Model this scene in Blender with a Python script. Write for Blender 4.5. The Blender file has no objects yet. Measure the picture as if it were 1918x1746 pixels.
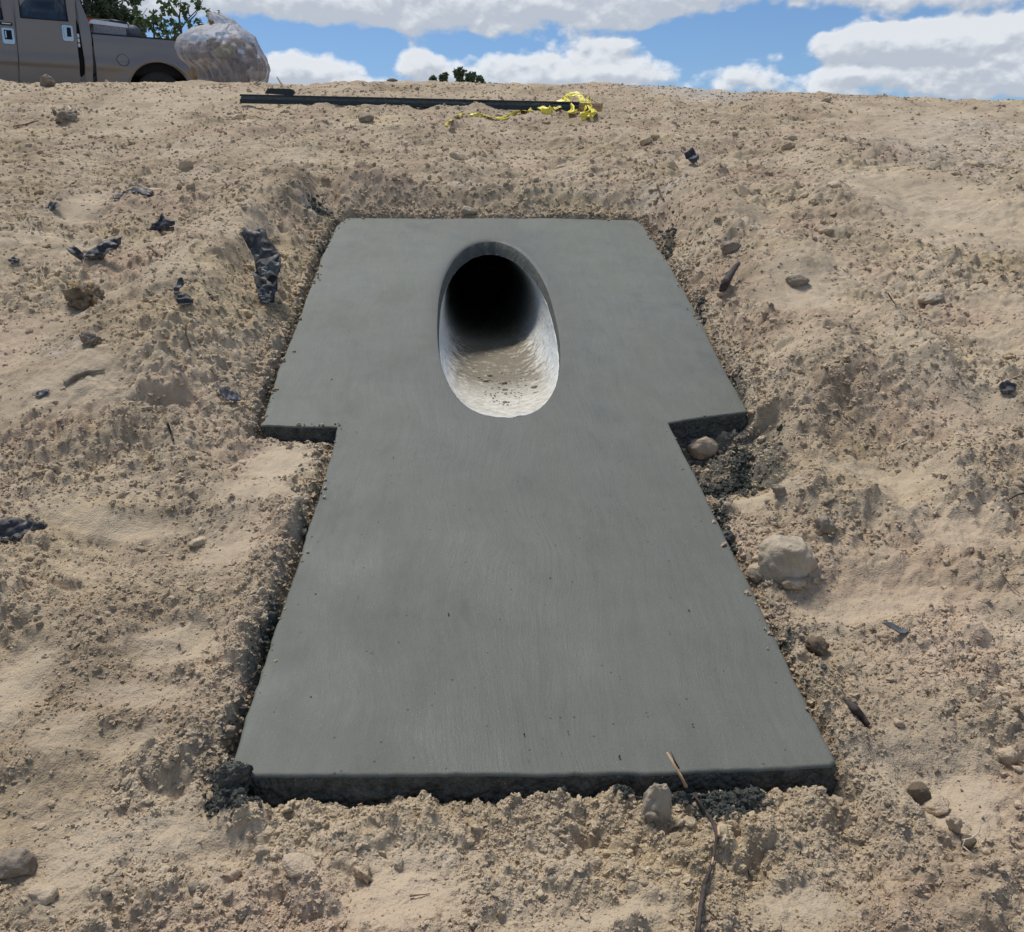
import bpy, bmesh, math, random
import numpy as np
from mathutils import Vector, noise as mnoise

R_ = math.radians
scene = bpy.context.scene
col = scene.collection
f32 = np.float32

# ------------------------------------------------------------------ camera, world, sun
F, CX, CY = 1750.0, 959.0, 873.0          # focal length and centre in photo pixels
PITCH, YAW = R_(15.6), R_(2.75)
TH = R_(13.1)                              # slope of the embankment
TT = math.tan(TH)
CAMZ = 1.62 / math.cos(TH)
cam_d = bpy.data.cameras.new('camera')
cam_d.sensor_width = 36
cam_d.lens = F / 1918 * 36
cam_d.clip_end = 6000
cam_d.clip_start = 0.05
cam = bpy.data.objects.new('camera', cam_d)
cam.location = (0, 0, CAMZ)
cam.rotation_euler = (math.pi/2 - PITCH, 0, -YAW)
col.objects.link(cam)
scene.camera = cam

cp, sp, cy_, sy_ = math.cos(PITCH), math.sin(PITCH), math.cos(YAW), math.sin(YAW)
def ray(px, py):
    """world direction of a photo pixel, with unit length along the optical axis"""
    px = np.asarray(px, float); py = np.asarray(py, float)
    a = (px - CX) / F; b = -(py - CY) / F
    fy = cp + b*sp; fz = -sp + b*cp           # camera yaw 0: forward (0,cp,-sp), up (0,sp,cp)
    fx = a
    x = fx*cy_ + fy*sy_; y = -fx*sy_ + fy*cy_
    return np.stack([x, y, fz*np.ones_like(x)], -1)
def on_slope(px, py, off=0.0):
    r = ray(px, py)
    t = (off - CAMZ) / (r[..., 2] - TT*r[..., 1])
    p = r * t[..., None]; p[..., 2] += CAMZ
    return p
def at_depth(px, py, d):
    p = ray(px, py) * d
    p[..., 2] += CAMZ
    return p

SUN_EL, SUN_AZ = R_(63), R_(-32)           # azimuth measured from +y (into the picture) to +x
world = bpy.data.worlds.new('World'); scene.world = world
world.use_nodes = True
wn = world.node_tree; wn.nodes.clear()

def ng(tree):
    N, L = tree.nodes, tree.links
    def new(t, **kw):
        n = N.new(t)
        for k, v in kw.items(): setattr(n, k, v)
        return n
    def put(sock, v):
        if v is None: return
        if hasattr(v, 'links') or isinstance(v, bpy.types.NodeSocket): L.new(v, sock)
        else: sock.default_value = v
    def m(op, a, b=None, c=None, clamp=False):
        n = new('ShaderNodeMath', operation=op, use_clamp=clamp)
        put(n.inputs[0], a); put(n.inputs[1], b); put(n.inputs[2], c)
        return n.outputs[0]
    def vm(op, a, b=None):
        n = new('ShaderNodeVectorMath', operation=op)
        put(n.inputs[0], a); put(n.inputs[1], b)
        return n.outputs[0]
    def mr(v, a, b, c=0.0, d=1.0, smooth=False):
        n = new('ShaderNodeMapRange')
        if smooth: n.interpolation_type = 'SMOOTHSTEP'
        put(n.inputs[0], v)
        for i, q in enumerate((a, b, c, d)): put(n.inputs[i+1], q)
        return n.outputs[0]
    def mix(fac, a, b, blend='MIX'):
        n = new('ShaderNodeMix', data_type='RGBA', blend_type=blend)
        put(n.inputs[0], fac); put(n.inputs[6], a); put(n.inputs[7], b)
        return n.outputs[2]
    def noise(vec, scale, detail=4, rough=0.5, dist=0.0, out=0):
        n = new('ShaderNodeTexNoise')
        put(n.inputs['Vector'], vec); put(n.inputs['Scale'], scale)
        n.inputs['Detail'].default_value = detail; n.inputs['Roughness'].default_value = rough
        n.inputs['Distortion'].default_value = dist
        return n.outputs[out]
    def vor(vec, scale, feature='F1', out=0, rnd=1.0):
        n = new('ShaderNodeTexVoronoi', feature=feature)
        put(n.inputs['Vector'], vec); n.inputs['Scale'].default_value = scale
        n.inputs['Randomness'].default_value = rnd
        return n.outputs[out]
    def bump(h, s, d, nrm=None):
        n = new('ShaderNodeBump'); put(n.inputs['Strength'], s); put(n.inputs['Distance'], d)
        put(n.inputs['Height'], h); put(n.inputs['Normal'], nrm)
        return n.outputs[0]
    class G: pass
    g = G(); g.new, g.put, g.m, g.vm, g.mr, g.mix, g.noise, g.vor, g.bump, g.L, g.N = new, put, m, vm, mr, mix, noise, vor, bump, L, N
    return g

# cloud masses of this sky: (photo px used to find the direction, half sizes in px, strength)
BLOBS = [
    (720, -10, 230, 56, .80), (950, 0, 220, 52, .85), (1150, -12, 180, 44, .80), (620, 12, 80, 40, .50), (1370, -22, 230, 46, .85),
    (1790, -24, 330, 60, .90), (1900, 22, 120, 32, .55),
    (1000, 122, 170, 40, .95), (1180, 100, 70, 44, .85), (1120, 150, 180, 26, .65), (772, 96, 30, 32, .95), (812, 132, 50, 32, .80),
    (1385, 142, 110, 36, 1.0), (590, 125, 90, 34, 1.0), (510, 130, 60, 34, .70), (650, 145, 90, 22, .65),
    (1580, 80, 120, 34, 1.0), (1700, 88, 140, 34, .90), (1800, 82, 80, 30, .80), (1890, 110, 100, 38, .90),
    (1560, 160, 60, 26, .85), (1720, 152, 200, 24, .70), (1600, 122, 120, 9, -.5), (1870, 165, 120, 26, .70),
    (380, -40, 330, 60, .90), (280, 10, 160, 34, .60),
    (560, 72, 120, 22, -.60), (700, 92, 50, 30, -.90), (860, 84, 130, 16, -.80), (1315, 84, 80, 46, -1.2), (1470, 48, 90, 42, -1.1),
    (1490, 140, 30, 36, -.90), (440, 60, 110, 24, -.60), (1640, 36, 200, 14, -.80), (1250, 60, 160, 10, -.4),
]
def make_sky():
    grp = bpy.data.node_groups.new('cloud_density', 'ShaderNodeTree')
    grp.interface.new_socket('Vector', in_out='INPUT', socket_type='NodeSocketVector')
    grp.interface.new_socket('Density', in_out='OUTPUT', socket_type='NodeSocketFloat')
    g = ng(grp)
    gi = g.new('NodeGroupInput'); go = g.new('NodeGroupOutput')
    v = gi.outputs[0]
    st = g.vm('MULTIPLY', v, (1.0, 1.0, 1.6))
    warp = g.noise(st, 16.0, 3, .55, out=1)
    warp = g.vm('SUBTRACT', warp, (.5, .5, .5))
    wv = g.vm('ADD', v, g.vm('MULTIPLY', warp, (.024, .024, .016)))
    sep = g.new('ShaderNodeSeparateXYZ'); g.L.new(wv, sep.inputs[0])
    az = g.m('ARCTAN2', sep.outputs[0], sep.outputs[1]); el = g.m('ARCSINE', sep.outputs[2])
    cb = g.new('ShaderNodeCombineXYZ'); g.L.new(az, cb.inputs[0]); g.L.new(el, cb.inputs[1]); ae = cb.outputs[0]
    total = None
    for (px, py, rx, ry, s) in BLOBS:
        r = ray(px, py); r = r/np.linalg.norm(r)
        a0, e0 = math.atan2(r[0], r[1]), math.asin(r[2])
        n = g.new('ShaderNodeVectorMath', operation='MULTIPLY_ADD')
        g.put(n.inputs[0], ae); g.put(n.inputs[1], (F/rx, F/ry, 0)); g.put(n.inputs[2], (-a0*F/rx, -e0*F/ry, 0))
        q = g.new('ShaderNodeVectorMath', operation='LENGTH'); g.L.new(n.outputs[0], q.inputs[0])
        e = g.mr(q.outputs['Value'], 0.0, 1.9, s*.95, 0.0, True)
        total = e if total is None else g.m('ADD', total, e)
    n1 = g.noise(st, 26.0, 7, .60)
    n0 = g.noise(st, 4.0, 2, .5)
    bil = g.vor(g.vm('ADD', st, g.vm('MULTIPLY', warp, (.05, .05, .05))), 60.0, 'F1')
    d = g.m('ADD', total, g.m('MULTIPLY', g.m('SUBTRACT', n1, .5), 1.6))
    d = g.m('ADD', d, g.m('MULTIPLY', g.m('SUBTRACT', n0, .5), .30))
    d = g.m('ADD', d, g.m('MULTIPLY', g.m('SUBTRACT', .45, bil), .40))
    # denser cloud overhead, out of view, added to neutralise the blue light
    hi = g.mr(el, .22, .45, -.06, .50)
    d = g.m('ADD', d, hi)
    g.L.new(d, go.inputs[0])

    g = ng(wn)
    tc = g.new('ShaderNodeTexCoord'); nv = g.vm('NORMALIZE', tc.outputs['Generated'])
    def dens(vec):
        n = g.new('ShaderNodeGroup'); n.node_tree = grp; g.L.new(vec, n.inputs[0]); return n.outputs[0]
    d0 = dens(nv)
    d1 = dens(g.vm('NORMALIZE', g.vm('ADD', nv, (-.003, .0, .0075))))
    cover = g.mr(d0, .32, .86, 0, 1, True)
    lit = g.mr(g.m('SUBTRACT', d0, d1), -.34, .34, 0, 1, True)
    thick = g.mr(d0, .45, 1.0, 0, 1, True)
    lit = g.m('MULTIPLY', lit, g.m('SUBTRACT', 1.0, g.m('MULTIPLY', thick, .35)))
    sep = g.new('ShaderNodeSeparateXYZ'); g.L.new(nv, sep.inputs[0])
    high = g.mr(sep.outputs[2], .10, .20, 0, 1, True)
    lit = g.m('MULTIPLY', lit, g.m('SUBTRACT', 1.0, g.m('MULTIPLY', high, .15)))
    ccol = g.mix(lit, (.190, .211, .242, 1), (.356, .366, .38, 1))
    sky = g.new('ShaderNodeTexSky', sky_type='NISHITA')
    sky.sun_disc = False; sky.sun_elevation = SUN_EL; sky.sun_rotation = SUN_AZ
    sky.air_density = 1.0; sky.dust_density = .25; sky.ozone_density = 3.0
    skyc = g.vm('MULTIPLY', sky.outputs[0], (.0255, .031, .038))
    c = g.mix(cover, skyc, ccol)
    # background strength 0.1, so the mixed colour is scaled back up
    bg = g.new('ShaderNodeBackground'); bg.inputs[1].default_value = .1
    g.L.new(g.vm('MULTIPLY', c, (10*SKYK, 10*SKYK, 10*SKYK)), bg.inputs[0])
    out = g.new('ShaderNodeOutputWorld'); g.L.new(bg.outputs[0], out.inputs[0])
SKYK = 0.90
make_sky()
world.cycles.sampling_method = 'MANUAL'; world.cycles.sample_map_resolution = 256

sun_d = bpy.data.lights.new('sun', 'SUN'); sun_d.energy = 1.2; sun_d.angle = R_(18); sun_d.color = (1, .955, .89)
sun = bpy.data.objects.new('sun', sun_d); col.objects.link(sun)
sdir = Vector((math.sin(SUN_AZ)*math.cos(SUN_EL), math.cos(SUN_AZ)*math.cos(SUN_EL), math.sin(SUN_EL)))
sun.rotation_euler = sdir.to_track_quat('Z', 'Y').to_euler()
sun.location = (0, 10, 30)
vs = scene.view_settings
vs.view_transform = 'Standard'; vs.look = 'None'; vs.gamma = 1; vs.use_curve_mapping = False
vs.exposure = 1.52
scene.cycles.max_bounces = 6
scene.cycles.transparent_max_bounces = 12

# ------------------------------------------------------------------ numpy noise
def h2(ix, iy, seed):
    h = (ix.astype(np.int64)*374761393 + iy.astype(np.int64)*668265263 + seed*1442695041) & 0xffffffff
    h = ((h ^ (h >> 13))*1274126177) & 0xffffffff
    h = ((h ^ (h >> 16))*2246822519) & 0xffffffff
    return h ^ (h >> 15)
def rnd01(h, k=0):
    return (((h*(2654435761+k*2246822518)) & 0xffffffff) >> 8).astype(f32) / f32(16777216)
def gnoise(x, y, seed=0):
    ix = np.floor(x); iy = np.floor(y)
    fx = (x-ix).astype(f32); fy = (y-iy).astype(f32)
    ix = ix.astype(np.int64); iy = iy.astype(np.int64)
    u = fx*fx*fx*(fx*(fx*6-15)+10); v = fy*fy*fy*(fy*(fy*6-15)+10)
    def g(dx, dy):
        a = rnd01(h2(ix+dx, iy+dy, seed)) * f32(2*math.pi)
        return np.cos(a)*(fx-dx) + np.sin(a)*(fy-dy)
    a = g(0, 0); b = g(1, 0); c = g(0, 1); d = g(1, 1)
    return (a + (b-a)*u + (c + (d-c)*u - (a + (b-a)*u))*v) * f32(1.5)
def fbm(x, y, seed, oct=4, gain=.5):
    s = 0; a = 1.0; k = 1.0
    for o in range(oct):
        s = s + a*gnoise(x*k + 17.3*o, y*k - 9.1*o, seed+o); a *= gain; k *= 2.03
    return s
def ridged(x, y, seed, oct=3):
    s = 0; a = 1.0; k = 1.0
    for o in range(oct):
        s = s + a*(1 - 2*np.abs(gnoise(x*k, y*k, seed+o))); a *= .5; k *= 2.1
    return s
def billow(x, y, seed, oct=3, gain=.55):
    s = 0; a = 1.0; k = 1.0
    for o in range(oct):
        s = s + a*np.abs(gnoise(x*k + 5.1*o, y*k - 3.7*o, seed+o)); a *= gain; k *= 1.93
    return s
def clods(x, y, cell, seed, dens, squash=.5):
    """lumps: returns height in metres (0 between lumps) and a random tone per lump"""
    X = x/cell; Y = y/cell
    ix = np.floor(X).astype(np.int64); iy = np.floor(Y).astype(np.int64)
    best = np.zeros(X.shape, f32); tone = np.full(X.shape, .5, f32)
    for dx in (-1, 0, 1):
        for dy in (-1, 0, 1):
            h = h2(ix+dx, iy+dy, seed)
            px = ix+dx + .5 + (rnd01(h, 1)-.5)*.9; py = iy+dy + .5 + (rnd01(h, 2)-.5)*.9
            r = .18 + .52*rnd01(h, 3)**2
            an = rnd01(h, 4)*3.14; el = 1 + .6*rnd01(h, 5)
            c, s = np.cos(an), np.sin(an)
            ux = (X-px).astype(f32); uy = (Y-py).astype(f32)
            a = (ux*c + uy*s)*el; b = -ux*s + uy*c
            # mix of round and angular outline
            q = .65*np.sqrt(a*a+b*b) + .35*np.maximum(np.abs(a), np.abs(b))
            q = q/r
            on = rnd01(h, 6) < dens
            v = np.where(on, np.sqrt(np.clip(1-q*q, 0, 1))*r*(.6+.5*rnd01(h, 7)), 0)
            m = v > best
            best = np.where(m, v, best); tone = np.where(m, rnd01(h, 8), tone)
    return best*f32(cell*squash), tone
def sstep(v, a, b):
    t = np.clip((v-a)/(b-a), 0, 1); return t*t*(3-2*t)

# ------------------------------------------------------------------ slab outline (photo pixels -> slope plane)
OUT_PX = [(655, 409), (641, 412), (630, 424), (612, 460), (560, 592), (520, 700), (487, 796), (560, 797.5), (633, 797),
          (604, 905), (575, 1000), (540, 1105), (497, 1232), (447, 1385), (436, 1425), (443, 1445), (470, 1455),
          (760, 1453), (1150, 1447), (1400, 1440), (1556, 1433), (1567, 1425), (1560, 1410), (1490, 1270), (1404, 1096), (1330, 945),
          (1253, 792), (1300, 784), (1350, 777), (1400, 771), (1358, 690), (1318, 610), (1280, 542), (1246, 482), (1215, 434),
          (1203, 418), (1188, 411), (920, 408)]
OUT = on_slope([p[0] for p in OUT_PX], [p[1] for p in OUT_PX])[:, :2]
yT = OUT[:, 1].max(); yN = float(on_slope(560, 796)[1]); yNr = float(on_slope(1320, 780)[1]); yB = OUT[:, 1].min()
xWL = float(on_slope(487, 796)[0]); xWR = float(on_slope(1400, 771)[0])
xNL = float(on_slope(633, 797)[0]); xNR = float(on_slope(1253, 792)[0])
yB0 = float(on_slope(1000, 1450)[1])

def sdist(x, y, poly=OUT):
    """signed distance to the outline, positive outside"""
    d2 = np.full(x.shape, 1e9, f32); inside = np.zeros(x.shape, bool)
    n = len(poly)
    for i in range(n):
        ax, ay = poly[i]; bx, by = poly[(i+1) % n]
        ex, ey = bx-ax, by-ay
        t = np.clip(((x-ax)*ex + (y-ay)*ey)/(ex*ex+ey*ey), 0, 1)
        qx = x-ax-t*ex; qy = y-ay-t*ey
        d2 = np.minimum(d2, qx*qx+qy*qy)
        cond = ((ay > y) != (by > y)) & (x < ax + (y-ay)*ex/(ey if abs(ey) > 1e-9 else 1e-9))
        inside ^= cond
    d = np.sqrt(d2)
    return np.where(inside, -d, d)

# hand placed dents, mounds and trodden patches: (px, py, rx, ry in px, height m)
LUMPS = [
    (605, 395, 30, 14, -.11), (585, 372, 60, 22, .05), (700, 385, 60, 12, .05), (1230, 425, 34, 12, -.12),
    (1330, 440, 60, 30, .10), (1500, 600, 110, 40, -.05), (1480, 520, 60, 28, .06), (1430, 760, 90, 60, .04),
    (1650, 830, 120, 60, -.05), (1560, 930, 90, 40, .07), (1760, 640, 110, 80, -.06), (1700, 700, 50, 60, .07),
    (1850, 900, 120, 50, .06), (1480, 1040, 70, 60, .03), (1830, 1010, 90, 40, -.04), (1650, 1110, 120, 40, -.03),
    (1560, 1330, 40, 90, .03), (1600, 1500, 40, 110, -.035), (1680, 1480, 45, 120, .035), (1720, 1420, 110, 60, -.02),
    (1820, 1650, 90, 60, .03), (150, 800, 120, 50, .05), (310, 1000, 160, 50, -.04), (420, 930, 90, 40, .03), (120, 560, 70, 60, .05),
    (330, 1200, 120, 60, -.03), (480, 1150, 40, 90, .03), (240, 1290, 140, 40, -.025), (60, 1250, 90, 60, -.02), (60, 1150, 100, 30, .025),
    (240, 1390, 70, 40, -.03), (520, 860, 60, 34, .01), (700, 1620, 130, 60, -.015), (530, 1600, 70, 40, .02), (420, 1560, 60, 30, -.015),
    (900, 1640, 60, 40, .01), (1450, 1600, 100, 50, -.015), (560, 560, 40, 60, -.03), (500, 500, 30, 80, -.06), (400, 520, 70, 90, .08),
    (300, 640, 120, 50, .05), (430, 260, 90, 20, .08), (580, 200, 60, 10, .05), (700, 215, 60, 12, .05), (860, 210, 60, 10, .06), (760, 240, 90, 16, .06),
    (1000, 300, 120, 24, -.07), (850, 330, 100, 20, .07), (1150, 330, 100, 30, .07), (1250, 280, 60, 20, .05), (300, 300, 80, 24, -.06),
    (940, 350, 60, 14, -.06), (1060, 360, 60, 12, .05), (1600, 300, 120, 24, .08), (1750, 400, 100, 40, -.07), (1550, 430, 90, 34, .06),
    (160, 420, 60, 36, -.05), (60, 480, 70, 40, .06), (90, 340, 80, 26, .07),
]
# smooth (trodden, pale) patches: (px, py, rx, ry, strength)
SMOOTH = [(1740, 400, 170, 70, 1), (1500, 600, 80, 42, 1), (1650, 900, 110, 40, .9), (1395, 915, 60, 26, 1), (1810, 1010, 90, 40, .8),
          (1620, 1130, 110, 34, .8), (1750, 1420, 130, 80, .8), (1500, 1680, 90, 50, .9), (1800, 1480, 90, 60, .6), (520, 850, 50, 34, 1), (480, 915, 80, 24, .8),
          (230, 968, 110, 16, 1), (130, 780, 110, 34, .9), (420, 1010, 70, 50, .7), (330, 1190, 90, 40, .9), (250, 1290, 90, 26, .9), (20, 1290, 60, 70, 1),
          (250, 1380, 60, 30, .8), (110, 1370, 60, 40, .7), (330, 1550, 110, 40, .8), (140, 1590, 60, 90, .8), (740, 1640, 110, 80, .9), (1180, 1700, 110, 40, .8),
          (350, 1480, 60, 40, .5), (1000, 1700, 80, 60, .6), (180, 620, 60, 30, .6), (160, 410, 40, 24, .8), (260, 240, 90, 20, .6), (1050, 330, 40, 20, .8), (560, 300, 60, 18, .5),
          (1290, 330, 30, 20, .8), (1500, 380, 60, 16, .5), (330, 195, 200, 16, .5), (1800, 210, 240, 24, .6), (1700, 250, 120, 30, .6), (480, 415, 40, 30, .3)]
def px_blobs(x, y, items):
    """sum of soft lumps; the pixel sizes are turned into metres on the slope once"""
    s = np.zeros(x.shape, f32)
    for (px, py, rx, ry, a) in items:
        c = on_slope(px, py); ex = abs(on_slope(px+rx, py)[0]-c[0]); ey = .5*abs(on_slope(px, py+ry)[1]-on_slope(px, py-ry)[1])
        k = np.abs(x-c[0]) < 3*ex
        k &= np.abs(y-c[1]) < 3*ey
        q = ((x[k]-c[0])/ex)**2 + ((y[k]-c[1])/ey)**2
        s[k] += f32(a)*np.exp(-q*q*.7)
    return s

def crest_y(x):
    # distance at which the slope rounds over, nearer on the right
    return 13.3 - .22*np.clip(x-1, 0, 8) - .10*np.clip(x-6, 0, 20)
def terrain(x, y, fine=True):
    """height of the soil, and its crumbliness, tone and cement wetness"""
    x = np.asarray(x, f32); y = np.asarray(y, f32)
    c0 = crest_y(x) + .35*np.exp(-((x-.5)/3.2)**2); w = 2.6
    t = np.clip(y-c0, 0, w)
    z = np.where(y < c0, y*TT, c0*TT + TT*t - (TT+.012)*t*t/(2*w))
    z = z - np.clip(y-c0-w, 0, None)*.012 + np.clip(y-c0-w-14, 0, None)*.010
    z = np.where(y < -.8, -.8*TT + (y+.8)*.01, z).astype(f32)
    near = sstep(60-y, 0, 40)*sstep(y, -30, -5)
    wx = x + .05*gnoise(x*3, y*3, 91); wy = y + .05*gnoise(x*3, y*3, 92)
    # broad shape
    g = .045*fbm(x/1.7, y/1.7, 3, 3) * (.5+.5*sstep(y, 2, 8))
    g = g + .028*fbm(wx/.45, wy/.45, 7, 3)
    tr = ridged((x*.8+y*.6)/.55, (y*.8-x*.6)/1.6, 21, 2)      # tooth and track marks across the right bank
    g = g + .026*tr*sstep(x-1.0, 0, 1.0)*(1-.6*sstep(y, 5, 9))
    # banks around the slab
    d = sdist(x, y)
    up = sstep(y, yN-.15, yN+.35)
    ur = (x > 0)
    bankL = np.where(ur, .16, .19)*(sstep(d, .02, .42) - .45*sstep(d, .55, 1.1) - .12*sstep(d, 0, .12))*up*(1-sstep(y, yT+.1, yT+.9))
    topb = .052*sstep(d, .0, .34)*sstep(y, yT-.25, yT+.02)*(1-.0*y)
    topb = topb*(1-sstep(y, yT+.5, yT+1.8)*.7)
    lowl = -.012*(1-up)
    g = g*(1 - .75*(1-sstep(d, .0, .30))) + bankL + topb
    loF = sstep(yB0+.12-y, 0, .10)                            # in front of the front edge
    g = g + (1-up)*(-.015 + (-.042)*loF*(1-sstep(d, .15, .9)))
    g = g + (1-up)*(1-loF)*np.where(ur, .035*sstep(d, .12, .40) - .02, .014*sstep(d, .05, .12))
    # notches
    nR = sstep(x, xNR-.02, xNR+.06)*sstep(xWR+.20-x, 0, .22)*sstep(y, yNr-.62, yNr-.34)*sstep(yNr+.03-y, 0, .04)
    g = g - .15*nR
    nL = sstep(x, xWL-.10, xWL)*sstep(xNL+.02-x, 0, .03)*sstep(y, yN-.60, yN-.25)*sstep(yN+.02-y, 0, .04)
    g = g - .030*nL
    g = g + px_blobs(x, y, LUMPS)
    sm = np.clip(px_blobs(x, y, SMOOTH), 0, 1)
    cr = np.clip(.80 + .70*fbm(x/.75, y/.75, 31, 3), 0, 1)
    cr = np.clip(np.maximum(cr, .75*sstep(y, 5.5, 7.5)*sstep(12.5-y, 0, 2)), 0, 1)
    cr = np.maximum(cr, np.clip(1-(d-.02)/.22, 0, 1)*.9)
    cr = cr*(1-.93*sm)
    tone = .5 + .28*fbm(x/.6, y/.6, 41, 4)
    if fine:
        k = (.25 + .75*cr)
        far = sstep(y, 4, 11); sq0 = 1 - .7*far
        wx = x + .012*gnoise(x*28, y*28, 93); wy = y + .012*gnoise(x*28, y*28, 94)
        g = g + k*sq0*(.012*ridged(wx/.16, wy/.16, 51, 3) + .011*fbm(x/.07, y/.07, 55, 3))
        calm = 1 - .65*sstep(y, 11.5, 14)
        lumpy = np.clip(.48 + .9*gnoise(x/.9+4, y/.9, 301) + .35*sstep(y, 4.5, 7), .08, 1.15)*k*calm
        ang = gnoise(x/.5, y/.5, 305)*.6
        sq = 1 - .45*far
        bx = wx*(1-.35*far)
        g = g + lumpy*sq*((.070+.050*far)*(billow(bx/.30+ang*.2, wy/.28, 306, 2) - .35) + .042*(billow(bx/.115, wy/.11, 311, 2) - .35) + .014*(billow(wx/.045, wy/.045, 316, 2) - .3))
        g = g + (.012*far*k*calm)*fbm(x/.40, y/.24, 52, 3)
        for cell, sd, de in ((.16, 61, .13), (.085, 62, .5), (.045, 63, .7), (.026, 64, .8)):
            hh, tn = clods(wx, wy, cell, sd, de)
            kk = sstep(cr + .25*gnoise(x/.3, y/.3, sd+9), .30, .75)
            if cell > .1: kk = kk*sstep(cr, .55, .85)
            g = g + hh*kk*(1 - .55*far)
            tone = tone + (tn-.5)*.22*kk*(hh > 0)
        g = g + (.0016+.0030*cr)*sq0*ridged(wx/.034, wy/.034, 58, 2)
    g = g*near
    # gap beside the slab, then down under it
    jag = .018*gnoise(x/.09, y/.09, 71) + .012*gnoise(x/.03, y/.03, 72)
    gapw = np.where(y < yB0+.10, .0, np.where(x > 0, .006, .016)) + jag*.8
    gapw = np.where((y > yT-.2), .012+jag*.6, gapw)
    s = sstep(d, gapw-.015, gapw+.045)
    floor_ = -.085
    g = g*s + floor_*(1-s)
    g = np.where(d < -.03, -.20, g)
    wz = np.clip(fbm(x/.35, y/.35, 81, 3)*2.2 - .05, 0, 1)
    wet = np.clip(1 - (d-.005)/(.012+.07*wz), 0, 1)*(.25+.75*wz)
    wet = np.maximum(wet, nR*sstep(yNr-y, .50, .30)*.95)
    wet = np.maximum(wet, nR*sstep(yNr-y, .62, .38)*.5)
    return (z+g).astype(f32), cr, np.clip(tone, 0, 1), wet, sm
def gz(x, y, fine=False):
    return float(terrain(np.array([x]), np.array([y]), fine)[0][0])
def ground_at(px, py, fine=True):
    """where a photo pixel's ray meets the soil"""
    r = ray(px, py); t0 = CAMZ/(TT*r[1]-r[2]) if (TT*r[1]-r[2]) > .02 else 20.0
    ts = np.linspace(t0*.75, t0*1.25, 400)
    P = r[None]*ts[:, None]; P[:, 2] += CAMZ
    z = terrain(P[:, 0], P[:, 1], fine)[0]
    below = np.nonzero(P[:, 2] <= z)[0]
    i = below[0] if len(below) else len(ts)-1
    return Vector((P[i, 0], P[i, 1], z[i]))

# ------------------------------------------------------------------ object helpers
def tag(o, label=None, cat=None, group=None, kind=None):
    if label: o['label'] = label
    if cat: o['category'] = cat
    if group: o['group'] = group
    if kind: o['kind'] = kind
    return o
def wloc(o):
    v = Vector(o.location)
    while o.parent: o = o.parent; v += o.location
    return v
def obj(name, verts, faces, mat, parent=None, origin=None, smooth=True, mats=None, fmat=None):
    """verts in world space; a parented or placed object stores them relative to its origin"""
    V = np.asarray(verts, float)
    o0 = np.array(wloc(parent)) if parent else np.zeros(3)
    oo = np.array(origin) if origin is not None else (o0 if parent else V.mean(0)*[1, 1, 0] + [0, 0, V[:, 2].min()])
    me = bpy.data.meshes.new(name)
    me.from_pydata([tuple(v) for v in (V-oo)], [], faces)
    for mm in (mats or [mat]): me.materials.append(mm)
    if fmat is not None: me.polygons.foreach_set('material_index', fmat)
    me.polygons.foreach_set('use_smooth', [smooth]*len(me.polygons))
    me.update()
    o = bpy.data.objects.new(name, me)
    o.location = Vector(oo - o0)
    if parent: o.parent = parent
    col.objects.link(o)
    return o
def bigmesh(name, V, faces4, mat):
    me = bpy.data.meshes.new(name)
    V = np.ascontiguousarray(V, f32); n = len(faces4)
    me.vertices.add(len(V)); me.vertices.foreach_set('co', V.ravel())
    me.loops.add(n*4); me.loops.foreach_set('vertex_index', np.ascontiguousarray(faces4, np.int32).ravel())
    me.polygons.add(n); me.polygons.foreach_set('loop_start', np.arange(0, n*4, 4, dtype=np.int32))
    me.polygons.foreach_set('use_smooth', np.ones(n, bool))
    me.materials.append(mat); me.update(calc_edges=True); me.validate()
    o = bpy.data.objects.new(name, me); col.objects.link(o)
    return o
def attr(o, name, arr):
    a = o.data.attributes.new(name, 'FLOAT', 'POINT'); a.data.foreach_set('value', np.ascontiguousarray(arr, f32).ravel())
def empty(name, loc, label, cat, group=None):
    o = bpy.data.objects.new(name, None); o.location = loc; o.empty_display_size = .1
    col.objects.link(o); return tag(o, label, cat, group)
def tube(path, radii, n=8, closed_ends=True):
    V, Fc = [], []
    P = [Vector(p) for p in path]
    up = Vector((.13, .21, 1)).normalized()
    for i, p in enumerate(P):
        tdir = (P[min(i+1, len(P)-1)] - P[max(i-1, 0)]).normalized()
        a = tdir.cross(up)
        if a.length < .05: a = tdir.cross(Vector((1, 0, 0)))
        a.normalize(); b = tdir.cross(a)
        r = radii[i] if hasattr(radii, '__len__') else radii
        for k in range(n):
            w = 2*math.pi*k/n
            V.append(p + (a*math.cos(w) + b*math.sin(w))*r)
    for i in range(len(P)-1):
        for k in range(n):
            Fc.append((i*n+k, i*n+(k+1) % n, (i+1)*n+(k+1) % n, (i+1)*n+k))
    if closed_ends:
        Fc.append(tuple(range(n-1, -1, -1))); Fc.append(tuple(range((len(P)-1)*n, len(P)*n)))
    return V, Fc
def box(c, s, ax=None):
    """box with centre c, full sizes s, axes ax (3 vectors)"""
    ax = ax or (Vector((1, 0, 0)), Vector((0, 1, 0)), Vector((0, 0, 1)))
    V = []
    for i in (-.5, .5):
        for j in (-.5, .5):
            for k in (-.5, .5):
                V.append(Vector(c) + ax[0]*s[0]*i + ax[1]*s[1]*j + ax[2]*s[2]*k)
    return V, [(0, 1, 3, 2), (4, 6, 7, 5), (0, 4, 5, 1), (2, 3, 7, 6), (0, 2, 6, 4), (1, 5, 7, 3)]
def join(parts):
    V, Fc = [], []
    for v, f in parts:
        o = len(V); V += list(v); Fc += [tuple(i+o for i in q) for q in f]
    return V, Fc
_ico = {}
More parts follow.
